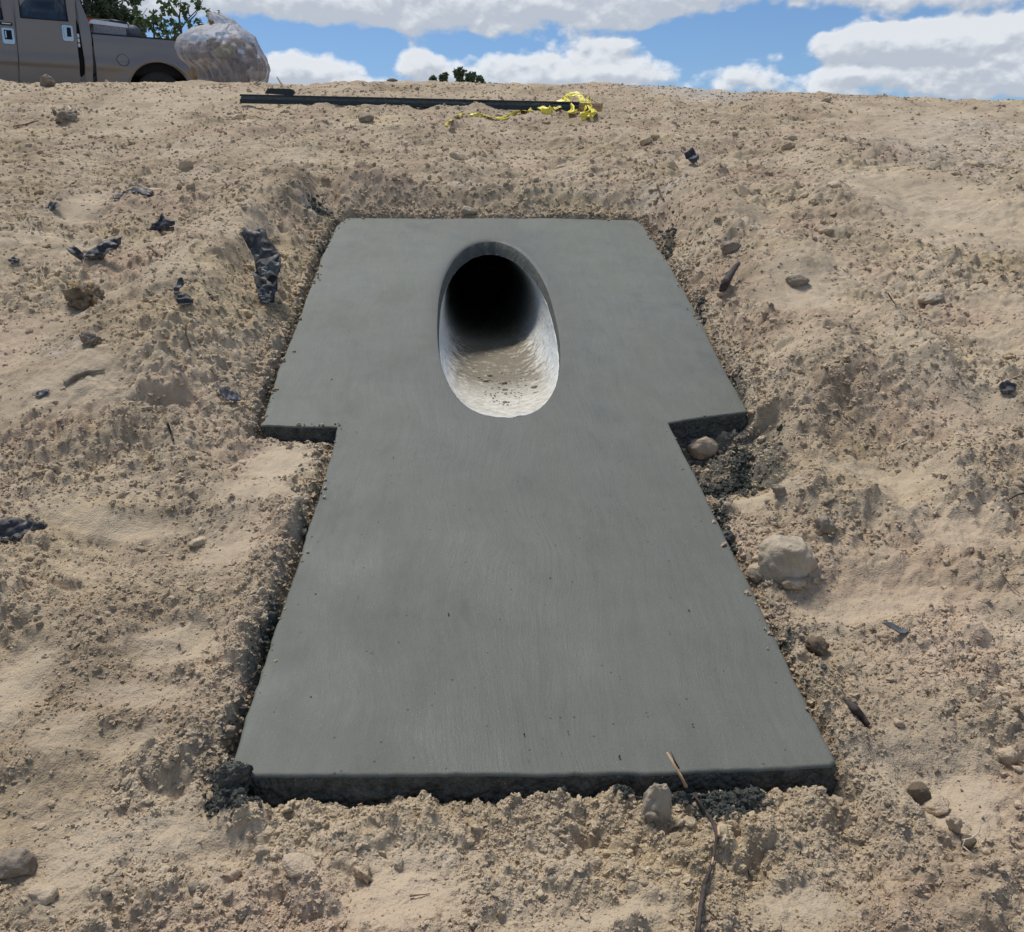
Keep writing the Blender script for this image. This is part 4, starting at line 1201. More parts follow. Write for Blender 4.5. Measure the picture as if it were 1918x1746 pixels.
sheet('plastic_scrap', 'thin dark sliver of plastic right of the oval scrap', 'plastic scrap', [(386, 553), (396, 555), (410, 561), (400, 563), (388, 559)], 'plastic', 25, .02, 11, freq=2)
sheet('plastic_scrap', 'curved grey sliver under a pale clod on the left slope', 'plastic scrap', [(343, 597), (356, 601), (372, 605), (380, 609), (368, 609), (352, 604)], 'plastic_clear', 35, .02, 12, freq=2)
sheet('plastic_scrap', 'crumpled black plastic scrap cut by the left picture edge', 'plastic scrap', [(-14, 1000), (-6, 985), (10, 978), (30, 973), (54, 974), (66, 981), (90, 985), (84, 992), (62, 996), (46, 1003), (40, 1012), (22, 1014), (6, 1018), (-10, 1014)], 'plastic', 32, .05, 13)
sheet('plastic_scrap', 'small peaked blue black plastic scrap on the slope right above the slab', 'plastic scrap', [(1280, 288), (1288, 285), (1294, 277), (1301, 284), (1309, 293), (1308, 301), (1298, 308), (1290, 303), (1284, 297)], 'plastic_blue', 55, .09, 14, freq=4)
sheet('plastic_scrap', 'dark plastic scrap near the right picture edge level with the slab wings', 'plastic scrap', [(1872, 720), (1884, 714), (1900, 717), (1905, 728), (1896, 736), (1880, 738), (1872, 730)], 'plastic', 25, .04, 15, freq=4)
sheet('plastic_scrap', 'thin curved dark strip lying on smooth soil right of the slab', 'plastic scrap', [(1653, 1167), (1668, 1166), (1680, 1172), (1692, 1178), (1704, 1181), (1696, 1188), (1684, 1186), (1672, 1178), (1660, 1173)], 'plastic_clear', 20, .02, 16, freq=2)
sheet('plastic_scrap', 'blue grey scrap half buried low on the left slope by a stick', 'plastic scrap', [(64, 740), (72, 734), (86, 729), (94, 732), (86, 739), (72, 744)], 'plastic_blue', 22, .02, 17, freq=3)
sheet('plastic_scrap', 'black scrap poking from the bank at the slab right wing', 'plastic scrap', [(1300, 592), (1303, 578), (1309, 570), (1315, 574), (1311, 588), (1305, 596)], 'plastic', 45, .04, 18, freq=3)
sheet('plastic_scrap', 'small dark scrap above the long curled strip', 'plastic scrap', [(86, 386), (94, 380), (108, 380), (114, 386), (104, 391), (94, 394)], 'plastic', 30, .04, 19, freq=4)
sheet('plastic_scrap', 'dark crumb of plastic left of the long curled strip', 'plastic scrap', [(14, 488), (26, 482), (36, 484), (34, 490), (22, 494)], 'plastic_blue', 30, .03, 20, freq=3)

# ------------------------------------------------------------------ sticks
def stick(name, label, cat, pts, rad, mat, lifts=None, parent=None, n=7, wob=.15, group=None):
    P = []
    for i, q in enumerate(pts):
        g_ = ground_at(*q); P.append(g_ + Vector((0, -.3*((lifts or [.004]*99)[i]), (lifts or [.004]*99)[i])))
    dep = depth_of(P[0]); Q, Rr = [], []
    for i in range(len(P)-1):
        for k in range(5):
            t = k/5; q = P[i].lerp(P[i+1], t)
            rr = (rad[i]*(1-t) + rad[i+1]*t)*dep/F
            q += Vector((mnoise.noise(q*9), mnoise.noise(q*9+Vector((5, 0, 0))), mnoise.noise(q*9+Vector((0, 5, 0)))))*rr*wob*4
            Q.append(q); Rr.append(rr*(1+.25*mnoise.noise(q*30)))
    Q.append(P[-1]); Rr.append(rad[len(P)-1]*dep/F)
    v, f = tube(Q, Rr, n)
    o = obj(name, v, f, M[mat], parent, origin=None if parent else tuple(P[0]))
    if not parent: tag(o, label, cat, group)
    return o
s1 = stick('long_root', 'long dark forked root running from the slab front edge to the picture bottom', 'root',
      [(1290, 1482), (1302, 1510), (1322, 1532), (1336, 1552), (1341, 1572), (1338, 1600), (1330, 1635), (1320, 1660), (1312, 1700), (1306, 1760)], [2.2, 2.6, 2.8, 3.8, 3, 2.6, 2.4, 3.8, 3.4, 4.5], 'wood_dark',
      [.02, .02, .012, .012, .012, .01, .008, .012, .01, .01])
# upper end sticks up over the slab edge
b0 = ground_at(1290, 1482) + Vector((0, -.006, .02)); dd = depth_of(b0)
pp = [b0 - Vector((0, 0, .02)), Vector(on_slope(1283, 1470, .012)), Vector(on_slope(1269, 1442, .030)), Vector(on_slope(1249, 1409, .050))]
v, f = tube(pp, [.0045, .0045, .0045, .002], 7); obj('split_tip', v, f, M['wood_tan'], s1)
pp = [Vector(on_slope(1272, 1440, .034)), Vector(on_slope(1263, 1424, .044)), Vector(on_slope(1257, 1408, .055))]
v, f = tube(pp, [.002, .0018, .001], 6); obj('split_tip', v, f, M['wood_dark'], s1)
stick('bark_sliver', None, None, [(1343, 1562), (1344, 1580)], [3, 2.5], 'wood_tan', [.022, .02], s1)
stick('bark_sliver', None, None, [(1335, 1610), (1331, 1632)], [2.4, 2], 'wood_tan', [.02, .018], s1)
stick('side_root', None, None, [(1340, 1545), (1352, 1560), (1364, 1572)], [4, 3, 2], 'root', None, s1)
sd_ = stick('dry_stem', 'thin white dry stems crossing beside a brown stone in the lower right', 'dry stem', [(1797, 1588), (1812, 1588), (1824, 1582), (1826, 1574)], [1.2, 1.4, 1.2, .8], 'wood_pale', [.02, .03, .035, .045])
stick('dry_stem_branch', None, None, [(1800, 1590), (1797, 1604)], [1.2, .8], 'wood_pale', [.03, .01], sd_)
stick('dry_stem_branch', None, None, [(1800, 1598), (1812, 1608), (1826, 1611)], [1.2, 1.2, .8], 'wood_pale', [.02, .015, .01], sd_)
stick('twig', 'brown twig lying at the far left of the upper slope', 'twig', [(26, 239), (48, 237), (72, 231)], [1.2, 2, 1.2], 'root', [.01, .02, .02])
stick('twig', 'short dark twig pointing down left of the notch wing', 'twig', [(316, 808), (322, 820), (325, 829)], [2.6, 2.4, 2], 'wood_dark', [.03, .015, .006])
stick('twig', 'thin twig standing in loose soil on the left slope', 'twig', [(352, 628), (351, 644), (358, 655)], [1.6, 1.6, 1.2], 'root', [.05, .03, .005])
stick('twig', 'pale bent twig near the long curled plastic strip', 'twig', [(280, 466), (292, 475), (303, 483)], [1.3, 2, 1.4], 'root', [.006, .01, .006])
stick('stick', 'grey weathered stick half buried low on the left slope', 'stick', [(122, 722), (142, 712), (165, 702), (196, 696)], [7, 6, 4, 2], 'rock_grey', [.0, .008, .008, .006])
stick('wood_shard', 'dark split wood shard on the bank above the slab right wing', 'wood shard', [(1348, 556), (1360, 540), (1380, 518)], [5, 9, 4], 'wood_dark', [.01, .04, .07])
stick('twig', 'dark twig standing on the skyline at the far right', 'twig', [(1873, 174), (1882, 179), (1896, 178)], [.7, 1.0, .7], 'wood_dark', [.06, .03, .05])
stick('twig', 'short twig lying on the right slope below the square clod', 'twig', [(1660, 563), (1668, 570), (1677, 578)], [1.2, 1.6, 1], 'wood_dark', [.03, .02, .01])
stick('twig', 'bent dark twig left of the tall tan stone at picture bottom', 'twig', [(767, 1681), (784, 1680), (806, 1678)], [2.5, 1.4, 1], 'root', [.006, .006, .006])
stick('twig', 'dark bent twig near the right picture edge beside the slab', 'twig', [(1885, 946), (1900, 941), (1915, 938)], [1.2, 2, 1.6], 'wood_dark', [.01, .02, .02])
stick('twig', 'thin dry twig lying right of the thin curved strip', 'twig', [(1872, 1076), (1888, 1098), (1908, 1118)], [1, 1.3, 1], 'root', [.008, .008, .008])
stick('rusty_root', 'dark red brown matted root on the bank right of the slab front corner', 'root', [(1588, 1320), (1600, 1336), (1612, 1346), (1626, 1362)], [6, 9, 8, 5], 'wood_dark', [.004, .008, .006, .004])
stick('twig', 'pale stub of wood in the tan hollow behind the slab top', 'twig', [(1229, 362), (1236, 370), (1243, 378)], [2, 2, 1.6], 'root', [.06, .03, .01])
stick('twig', 'thin twig leaning on the far end of the steel rail', 'twig', [(521, 163), (529, 170), (532, 176)], [1, 1.6, 1.8], 'root', [.12, .06, .03])
for q in ((1357, 156, 'short twig on the skyline right of the pale skyline clod'), (1545, 164, 'dark twig stub on the skyline above the smooth right slope')):
    stick('twig', q[2], 'twig', [(q[0]-6, q[1]), (q[0], q[1]+2), (q[0]+6, q[1]+1)], [.8, 1.2, .8], 'wood_dark', [.03, .02, .01])

# ------------------------------------------------------------------ steel rail with tape
def build_rail():
    A_ = Vector(on_slope(452, 188, .078)); B_ = Vector(on_slope(1129, 204, .078))
    zA, zB = gz(A_.x, A_.y), gz(B_.x, B_.y)
    ax = (B_-A_); L = ax.length; ax.normalize()
    side = Vector((ax.y, -ax.x, 0)).normalized()
    if side.y > 0: side = -side
    upv = ax.cross(side); upv = upv if upv.z > 0 else -upv
    s = depth_of(A_)/F
    root = empty('steel_rail', A_, 'long dark steel rail lying across the slope below the crest with a tan wooden end', 'steel rail')
    def bar(name, t0, t1, o0, o1, h0, h1, mat):
        c = A_ + ax*(L*(t0+t1)/2) + side*((o0+o1)/2) + upv*((h0+h1)/2)
        v, f = box(c, (L*(t1-t0), abs(o1-o0), h1-h0), (ax, side, upv)); o = obj(name, v, f, M[mat], root, smooth=False)
        bv = o.modifiers.new('bevel', 'BEVEL'); bv.width = .004; bv.segments = 2; return o
    bar('web', 0, .935, .0, .02, -.03, .040, 'rail_face')
    bar('top_flange', -.001, .936, -.045, .035, .043, .066, 'rail')
    bar('bottom_flange', .0, .935, .003, .055, -.035, .012, 'rail')
    bar('wooden_end', .86, 1.0, -.030, -.003, .022, .060, 'wood_tan')
    bar('wooden_end', .86, .999, -.025, .010, -.03, .019, 'wood_tan')
    c = A_ + ax*(L*.108) + upv*.083 - side*.02
    prof = [(-.17, .0), (-.13, .055), (.14, .055), (.17, .045), (.19, .015), (.15, -.015)]
    V = [c + ax*a + upv*b + side*o for o in (-.02, .035) for a, b in prof]; n = len(prof)
    Fc = [tuple(range(n)), tuple(range(2*n-1, n-1, -1))] + [(i, (i+1) % n, n+(i+1) % n, n+i) for i in range(n)]
    obj('bracket', V, Fc, M['rail'], root, smooth=False)
    return root
build_rail()
def ribbon(name, pts, lifts, wid, tw0, tw1, mat, parent, wfreq=0, seed=1, seg=7, lead=None):
    P = []
    for q, l in zip(pts, lifts):
        g_ = ground_at(*q); l = l*.32; P.append(g_ + Vector((0, -l*.6 - (.07 if q[0] > 1035 else 0), l)))
    Q = []
    for i in range(len(P)-1):
        for k in range(seg): Q.append(P[i].lerp(P[i+1], k/seg))
    Q.append(P[-1])
    for _ in range(2): Q = [Q[0]] + [(Q[i-1]+Q[i]*2+Q[i+1])/4 for i in range(1, len(Q)-1)] + [Q[-1]]
    wid *= .72
    V, Fc, L = [], [], 0; U = []
    n = len(Q)
    for i, p in enumerate(Q):
        t = (Q[min(i+1, n-1)]-Q[max(i-1, 0)]).normalized()
        a = t.cross(Vector((0, -.5, 1))).normalized(); b = t.cross(a)
        w = tw0 + (tw1-tw0)*i/(n-1) + .5*mnoise.noise(p*6+Vector((seed, 0, 0)))
        d = a*math.cos(w) + b*math.sin(w); cn = a*-math.sin(w) + b*math.cos(w)
        if i: L += (p-Q[i-1]).length
        for k in range(5):
            s = k/4-.5
            V.append(p + d*wid*s + cn*.015*mnoise.noise(p*14+Vector((s*3, seed, 0)))); U.append((L/.30, k/4))
    for i in range(n-1):
        for k in range(4): Fc.append((i*5+k, i*5+k+1, (i+1)*5+k+1, (i+1)*5+k))
    o = obj(name, V, Fc, M[mat], parent, origin=None if parent else tuple(P[0]))
    uv = o.data.uv_layers.new(name='UVMap')
    for l in o.data.loops: uv.data[l.index].uv = U[l.vertex_index]
    sdm = o.modifiers.new('thickness', 'SOLIDIFY'); sdm.thickness = .002
    return o
r1 = ribbon('warning_tape', [(835, 238), (846, 228), (858, 220), (872, 216)], [.02, .03, .03, .03], .045, 0, 9, 'tape', None, seed=1)
tag(r1, 'twisted loose tail of yellow black warning tape farthest down the slope', 'warning tape')
r2 = ribbon('warning_tape', [(880, 217), (898, 219), (915, 223), (934, 224), (946, 225), (962, 217), (975, 212), (990, 210)], [.03]*4+[.04, .06, .06, .03], .06, 0, 6.5, 'tape', None, seed=2)
tag(r2, 'long rumpled strand of yellow black warning tape in the middle of the tape trail', 'warning tape')
r3 = empty('warning_tape', ground_at(1020, 210), 'two flat yellow tape ends flapping up left of the knotted tape', 'warning tape')
ribbon('strip', [(995, 210), (1004, 206), (1014, 206), (1020, 208)], [.02, .07, .08, .03], .10, .3, .6, 'tape', r3, seed=3)
ribbon('strip', [(1014, 211), (1024, 212), (1032, 211), (1036, 203), (1045, 206)], [.02, .05, .06, .08, .02], .11, .9, .2, 'tape', r3, seed=4)
r4 = empty('warning_tape', ground_at(1085, 212), 'tangled knot of yellow black warning tape over the right end of the rail', 'warning tape')
ribbon('loop', [(1040, 200), (1055, 198), (1066, 192), (1078, 192), (1086, 198), (1092, 206), (1094, 214)], [.14, .18, .24, .26, .22, .16, .06], .10, 0, 1.0, 'tape', r4, seed=5)
ribbon('loop', [(1054, 198), (1062, 205), (1070, 212), (1068, 216)], [.16, .14, .1, .05], .12, 1.2, .6, 'tape', r4, seed=6)
ribbon('loop', [(1066, 216), (1078, 211), (1092, 208), (1102, 206), (1108, 212), (1100, 219), (1086, 220)], [.03, .10, .14, .12, .08, .04, .03], .10, .2, 2.5, 'tape', r4, seed=7)
ribbon('loop', [(1092, 208), (1096, 200), (1103, 198), (1100, 206), (1112, 216), (1104, 222)], [.14, .22, .22, .14, .06, .03], .09, 1.4, 3.5, 'tape', r4, seed=8)
ribbon('loop', [(1090, 214), (1100, 221), (1110, 219), (1114, 213)], [.03, .05, .05, .04], .07, 0, 2, 'tape', r4, seed=9)

# ------------------------------------------------------------------ pickup truck
def build_truck():
    D = 16.9; ang = R_(27)
    P0 = Vector(at_depth(302, 178, D)); Rw = .41
    zg = P0.z - Rw
    uh = Vector((math.cos(ang), math.sin(ang), 0)); nh = Vector((math.sin(ang), -math.cos(ang), 0))
    C = Vector((0, 0, CAMZ))
    def TP(px, py, o=0.0):
        r = Vector(ray(px, py)); t = ((P0 + nh*o) - C).dot(nh)/r.dot(nh); q = C + r*t
        return ((q-P0).dot(uh), q.z - zg)
    def W(u, z, o=0.0): return Vector((P0.x, P0.y, zg)) + uh*u + nh*o + Vector((0, 0, z))
    root = empty('pickup_truck', W(-1.5, 0, -1.0), 'bronze grey crew cab pickup truck parked behind the crest with its rear door ajar', 'pickup truck')
    WID = 1.98
    def grid(name, us, zs_fn, nz, off, mat, parent=None, ustart=None):
        """us: list of u; zs_fn(u) -> (z0, z1)"""
        V = []
        for u in us:
            z0, z1 = zs_fn(u)
            for k in range(nz+1):
                z = z0 + (z1-z0)*k/nz; uu = u(z) if callable(u) else u
                V.append(W(uu, z, off(uu, z)))
        m = nz+1
        Fc = [(i*m+k, (i+1)*m+k, (i+1)*m+k+1, i*m+k+1) for i in range(len(us)-1) for k in range(nz)]
        return obj(name, V, Fc, mat, parent or root)
    def plate(name, pts, o0, o1, mat, parent=None, bev=.004, smooth=False):
        n = len(pts); V = [W(u, z, o0) for u, z in pts] + [W(u, z, o1) for u, z in pts]
        Fc = [tuple(range(n)), tuple(range(2*n-1, n-1, -1))] + [(i, n+i, n+(i+1) % n, (i+1) % n) for i in range(n)]
        o = obj(name, V, Fc, mat, parent or root, smooth=smooth)
        bmx = bmesh.new(); bmx.from_mesh(o.data); bmesh.ops.recalc_face_normals(bmx, faces=bmx.faces[:]); bmx.to_mesh(o.data); bmx.free()
        if bev:
            b = o.modifiers.new('bevel', 'BEVEL'); b.width = bev; b.segments = 2; b.limit_method = 'ANGLE'
        return o
    zr = TP(250, 69)[1]; zm0 = TP(160, 130)[1]; zm1 = TP(160, 108)[1]
    zlow = .50
    uc0 = TP(181.5, 140)[0]; uc0t = TP(175, 66)[0]     # front edge of bed
    uT = 1.30
    ra = .56; 
    def prof(z):
        b = .042*math.exp(-(abs(z-(zm0*.5+zm1*.5))/.085)**4)
        t = -.05*max(0, (z-(zr-.14))/.14)**2
        low = -.05*max(0, (zm0-.04-z)/.3)
        return b + t + low
    def flare(u, z):
        r = math.hypot(u, z-Rw)
        return .050*math.exp(-((r-ra-.02)/.085)**2)*(1 if z > Rw-.2 else 0) + .012*sstep(np.array(z), .9, 1.1)*0
    P_ = M['paint']
    # bed side
    us = sorted(set(list(np.linspace(uc0+.0, -ra, 12)) + [ra*-math.cos(a) for a in np.linspace(0, math.pi, 40)] + list(np.linspace(ra, uT, 14))))
    def zspan(u):
        z0 = zlow
        if abs(u) < ra: z0 = max(zlow, Rw + math.sqrt(max(0, ra*ra-u*u)))
        return z0, zr
    bed = grid('bed_side', us, zspan, 26, lambda u, z: prof(z)*(1-.0) + flare(u, z) if u > uc0+.05 else prof(z), P_)
    # wheel arch lip
    lipV, lipF = tube([W(ra*math.cos(a)*.995, Rw + ra*math.sin(a)*.995, .035) for a in np.linspace(-.0, math.pi, 34)], .018, 8); obj('arch_lip', lipV, lipF, P_, root)
    # inner wheel well, box floor, walls, far side, tailgate
    V = []
    for o in (.0, -.45):
        for a in np.linspace(-.1, math.pi+.1, 26): V.append(W((ra+.015)*math.cos(a), Rw+(ra+.015)*math.sin(a), o))
    obj('wheel_well', V, [(i, i+1, 27+i-1, 26+i-1+0) for i in range(0)] + [(i, i+1, 26+i+1, 26+i) for i in range(25)] + [tuple(range(26, 52))], M['inner'], root)
    plate('bed_inner_side', [(uc0+.02, .75), (uT, .75), (uT, zr-.02), (uc0+.02, zr-.02)], -.06, -.09, M['inner'], bev=0)
    plate('bed_floor', [(uc0+.02, .72), (uT, .72), (uT, .76), (uc0+.02, .76)], -.10, -WID+.1, M['inner'], bev=0)
    plate('bed_front_wall', [(uc0+.02, .6), (uc0+.06, .6), (uc0+.06, zr-.03), (uc0+.02, zr-.03)], -.10, -WID+.1, P_, bev=0)
    plate('far_bed_side', [(uc0, zlow), (uT, zlow), (uT, zr), (uc0, zr)], -WID, -WID+.06, P_)
    tg = plate('tailgate', [(uT-.06, .62), (uT, .62), (uT, zr), (uT-.06, zr)], -.04, -WID+.04, P_)
    plate('tail_lamp', [(uT-.10, .85), (uT+.015, .85), (uT+.015, 1.25), (uT-.10, 1.25)], .004, -.16, M['tail'])
    plate('rear_bumper', [(uT-.02, .52), (uT+.16, .52), (uT+.16, .70), (uT-.02, .70)], -.02, -WID+.02, M['chrome'], bev=.02)
    # rail cap
    V = [W(u, zr+dz, o) for u in (uc0t-.01, uT) for o, dz in ((-.045, .0), (-.05, .022), (-.12, .022), (-.12, -.01))]
    obj('rail_cap', V, [(0, 4, 5, 1), (1, 5, 6, 2), (2, 6, 7, 3), (0, 1, 2, 3), (4, 7, 6, 5)], M['trim'], root, smooth=False)
    # fuel door
    fu, fz = TP(230, 113); rr = .098
    ringv, ringf = tube([W(fu + rr*math.cos(a), fz + rr*math.sin(a), prof(fz + rr*math.sin(a))+flare(fu + rr*math.cos(a), fz + rr*math.sin(a))+.004) for a in np.linspace(0, 2*math.pi, 33)], .0045, 6, False)
    fd = plate('fuel_door', [(fu + (rr-.004)*math.cos(a), fz + (rr-.004)*math.sin(a)) for a in np.linspace(0, 2*math.pi, 33)[:-1]], prof(fz)+flare(fu, fz)+.006, prof(fz)-.01, P_, bev=0)
    obj('gap', ringv, ringf, M['trim'], fd)
    # ---- cab core: one extruded silhouette set in from the skin
    roof = 2.10
    uB = TP(150, 146)[0]; uCE = TP(175, 120)[0]
    uR0 = TP(143, 0)[0]; 
    uA = TP(31, 56)[0]                    # split between front and rear door
    uF = uA - 1.12                        # front of the front door
    hood = 1.32
    core = [(uCE-.02, zlow+.02), (uCE-.02, 1.20), (TP(167, 43)[0]-.02, TP(167, 43)[1]), (TP(161, 28)[0]-.02, TP(161, 28)[1]), (TP(152, 0)[0]-.02, TP(152, 0)[1]), (TP(152, 0)[0]-.12, roof-.05), (TP(152, 0)[0]-.25, roof),
            (uF+.55, roof), (uF+.30, roof-.04), (uF-.38, hood+.05), (uF-1.35, hood-.08), (uF-1.50, hood-.2), (uF-1.52, zlow+.05)]
    plate('cab_shell', core, -.055, -WID+.03, M['paint'], bev=.03)
    # rear corner panel
    def edge(pxs):   # interpolates u on an edge line by z
        E = [TP(*q) for q in pxs]; E.sort(key=lambda e: e[1])
        return lambda z: float(np.interp(z, [e[1] for e in E], [e[0] for e in E]))
    eCr = edge([(174.8, 150), (174, 120), (172, 75), (167, 43), (161, 28), (150, 0), (146, -8)])
    eCl = edge([(160, 150), (158, 112), (151, 66), (145, 30), (141, 8), (139, -8)])
    eDr = edge([(150.5, 150), (147.5, 113), (143.2, 66), (140, 0), (139.5, -8)])
    eDl = edge([(36.8, 150), (36, 116), (31, 56), (26.5, 0), (26, -8)])
    eFr = edge([(35.2, 150), (34.3, 116), (28.5, 54), (19.5, 0), (19, -8)])
    ztop = roof-.03
    def panel(name, el, er, z0, z1, nu, nz, off, mat, parent=None, tf=None):
        V = []
        for i in range(nu+1):
            for k in range(nz+1):
                z = z0 + (z1-z0)*k/nz; a, b = el(z), er(z); u = a + (b-a)*i/nu
                o = off(u, z) + (-.012 if i in (0, nu) else 0)
                if tf: u, o = tf(u, o)
                V.append(W(u, z, o))
        m = nz+1
        Fc = [(i*m+k, (i+1)*m+k, (i+1)*m+k+1, i*m+k+1) for i in range(nu) for k in range(nz)]
        return obj(name, V, Fc, mat, parent or root)
    cprof = lambda u, z: prof(min(z, zr-.14)) - .10*max(0, (z-1.35)/.75)**1.6
    panel('cab_corner', eCl, eCr, zlow, ztop, 6, 40, cprof, P_)
    # near-black sheet stands in for the shade inside the ajar door opening
    panel('door_gap_shade', lambda z: eDr(z)-.03, lambda z: eCl(z)+.01, zlow, ztop-.05, 2, 20, lambda u, z: cprof(u, z)-.040, M['inner'])
    lt = TP(147, 78)
    for k in range(3):
        a = TP(143.5+k*1.0, 70+k*9); plate('door_latch', [(a[0]+.01, a[1]), (a[0]+.045, a[1]), (a[0]+.045, a[1]+.06), (a[0]+.01, a[1]+.06)], -.035, -.010, M['alu'], bev=.003)
    hl, hs = TP(31, 80)[0], .045
    def ajar(u, o):   # rear door turned out about its front hinge
        d = u-hl; return hl + d*math.cos(.05) , o + max(0, d)*math.sin(hs)
    belt = TP(80, 38)[1]; wl, wr = TP(39, 30)[0], TP(124.5, 20)[0]
    wbl, wbr = TP(39.5, 40.5)[1], TP(124.5, 33.5)[1]
    def door(name, el, er, wl, wr, wz, tf, top=ztop):
        dr = bpy.data.objects.new(name, None); dr.location = W((el(1)+er(1))/2, 1.2, 0) - wloc(root); dr.parent = root; col.objects.link(dr)
        panel('door_skin', el, er, zlow, wz, 14, 36, cprof, P_, dr, tf)
        panel('window_frame', el, lambda z: wl, wz, top, 3, 14, cprof, P_, dr, tf)
        panel('window_frame', lambda z: wr, er, wz, top, 3, 14, cprof, P_, dr, tf)
        panel('window_frame', lambda z: wl, lambda z: wr, top-.09, top, 8, 3, cprof, P_, dr, tf)
        panel('window_pane', lambda z: wl-.0, lambda z: wr, wz, top-.09, 8, 8, lambda u, z: cprof(u, z)-.022, M['glass'], dr, tf)
        # rubber seal round the glass
        q = []
        for u, z in ((wl, wz+.004), (wr, wz+.004), (wr, top-.09), (wl, top-.09), (wl, wz+.004)):
            o = cprof(u, z)-.004; u2, o2 = tf(u, o) if tf else (u, o); q.append(W(u2, z, o2))
        v, f = tube(q, .013, 6); obj('window_seal', v, f, M['trim'], dr)
        return dr
    d1 = door('rear_door', eDl, eDr, wl, wr, (wbl+wbr)/2, ajar)
    wF = TP(5.5, 37)
    d2 = door('front_door', lambda z: uF, eFr, uF+.16, wF[0], wF[1], None)
    # chrome handles
    def handle(cx, cy, w, h, parent, tf):
        u, z = TP(cx, cy); o = cprof(u, z)+.004
        if tf: u, o = tf(u, o)
        hw, hh = w/2, h/2
        pts = [(u-hw+.02, z-hh), (u+hw-.02, z-hh), (u+hw, z-hh+.03), (u+hw, z+hh-.02), (u+hw-.02, z+hh), (u-hw+.02, z+hh), (u-hw, z+hh-.02), (u-hw, z-hh+.03)]
        b = plate('handle', pts, o-.01, o+.010, M['chrome'], parent, .005)
        plate('recess', [(u-hw*.62, z-hh*.45), (u+hw*.62, z-hh*.45), (u+hw*.62, z+hh*.72), (u-hw*.62, z+hh*.72)], o+.006, o+.0125, M['inner'], parent, .002)
        plate('handle_grip', [(u-hw*.70, z-hh*.55), (u-hw*.18, z-hh*.55), (u-hw*.10, z+hh*.75), (u-hw*.70, z+hh*.75)] if cx > 60 else [(u-hw*.5, z-hh*.3), (u-hw*.25, z-hh*.3), (u-hw*.25, z+hh*.6), (u-hw*.5, z+hh*.6)], o+.014, o+.034, M['chrome'], parent, .008)
    handle(126.5, 63, .175, .25, d1, ajar)
    handle(15.5, 67.5, .185, .25, d2, None)
    bu, bz = TP(11, 44.5)
    bd = plate('badge', [(bu-.09, bz-.025), (bu+.09, bz-.025), (bu+.10, bz), (bu+.09, bz+.025), (bu-.09, bz+.025), (bu-.10, bz)], cprof(bu, bz)-.01, cprof(bu, bz)+.012, M['trim'], d2, .004)
    plate('badge_bar', [(bu-.06, bz-.006), (bu+.07, bz-.006), (bu+.07, bz+.010), (bu-.06, bz+.010)], cprof(bu, bz)+.011, cprof(bu, bz)+.017, M['alu'], bd, 0)
    # front fender, far side skin, glass, lamps: out of frame, still there
    plate('front_fender', [(uF-.012, zlow+.1), (uF-.012, hood), (uF-.4, hood-.0), (uF-1.35, hood-.1), (uF-1.48, hood-.2), (uF-1.48, .75), (uF-1.25, .75)] + [(uF-.78+.5*math.cos(a), Rw+.5*math.sin(a)) for a in np.linspace(math.pi-.4, .3, 14)], .0, -.05, P_, bev=.01)
    plate('windscreen', [(uF+.27, roof-.07), (uF+.25, roof-.09), (uF-.36, hood+.07), (uF-.34, hood+.09)], -.15, -WID+.15, M['glass'], bev=0)
    plate('headlight', [(uF-1.50, .95), (uF-1.56, .95), (uF-1.56, 1.2), (uF-1.50, 1.2)], -.04, -.38, M['headlamp'])
    plate('headlight', [(uF-1.50, .95), (uF-1.56, .95), (uF-1.56, 1.2), (uF-1.50, 1.2)], -WID+.38, -WID+.04, M['headlamp'])
    plate('front_bumper', [(uF-1.50, .5), (uF-1.66, .52), (uF-1.66, .76), (uF-1.50, .78)], -.01, -WID+.01, M['chrome'], bev=.02)
    plate('chassis', [(uF-1.3, .42), (uT-.1, .42), (uT-.1, .62), (uF-1.3, .62)], -.5, -WID+.5, M['inner'], bev=0)
    # wheels
    for (wu, o0) in ((0, -.04), (uF-.78, -.04), (0, -WID+.30), (uF-.78, -WID+.30)):
        wroot = bpy.data.objects.new('wheel', None); wroot.location = W(wu, Rw, o0-.13) - wloc(root); wroot.parent = root; col.objects.link(wroot)
        pr = [(.24, 0), (.25, .01), (.33, .012), (.385, .0), (.405, -.03), (.41, -.08), (.41, -.18), (.405, -.23), (.385, -.26), (.25, -.26), (.24, -.25)]
        n = 36; V = [W(wu + r*math.cos(2*math.pi*i/n), Rw + r*math.sin(2*math.pi*i/n), o0+o) for i in range(n) for r, o in pr]; m = len(pr)
        obj('tyre', V, [(i*m+k, ((i+1) % n)*m+k, ((i+1) % n)*m+k+1, i*m+k+1) for i in range(n) for k in range(m-1)], M['tyre'], wroot)
        parts = []
        for s in range(6):
            a = s*math.pi/3; parts.append(tube([W(wu+.04*math.cos(a), Rw+.04*math.sin(a), o0-.01), W(wu+.23*math.cos(a), Rw+.23*math.sin(a), o0-.02)], [.05, .035], 6))
        parts.append(tube([W(wu, Rw, o0-.08), W(wu, Rw, o0+.02)], [.08, .06], 12))
        parts.append(tube([W(wu, Rw, o0-.20), W(wu, Rw, o0-.06)], [.245, .245], 24))
        v, f = join(parts); obj('rim', v, f, M['silver'], wroot)
    # ---- things carried in the bed
    a = TP(167, 65, -.25); b = TP(236, 65, -.25); t0 = TP(176, 46, -.25)[1]; t1 = TP(176, 41, -.25)[1]
    bx_ = empty('tool_box', W((a[0]+b[0])/2, zr-.3, -.5), 'silver diamond plate tool box across the front of the truck bed', 'tool box')
    sv = [W(u, z, o) for o in (-.20, -1.7) for u, z in ((a[0]+.08, zr-.35), (b[0], zr-.35), (b[0], t0), (a[0]+.08, t0))]
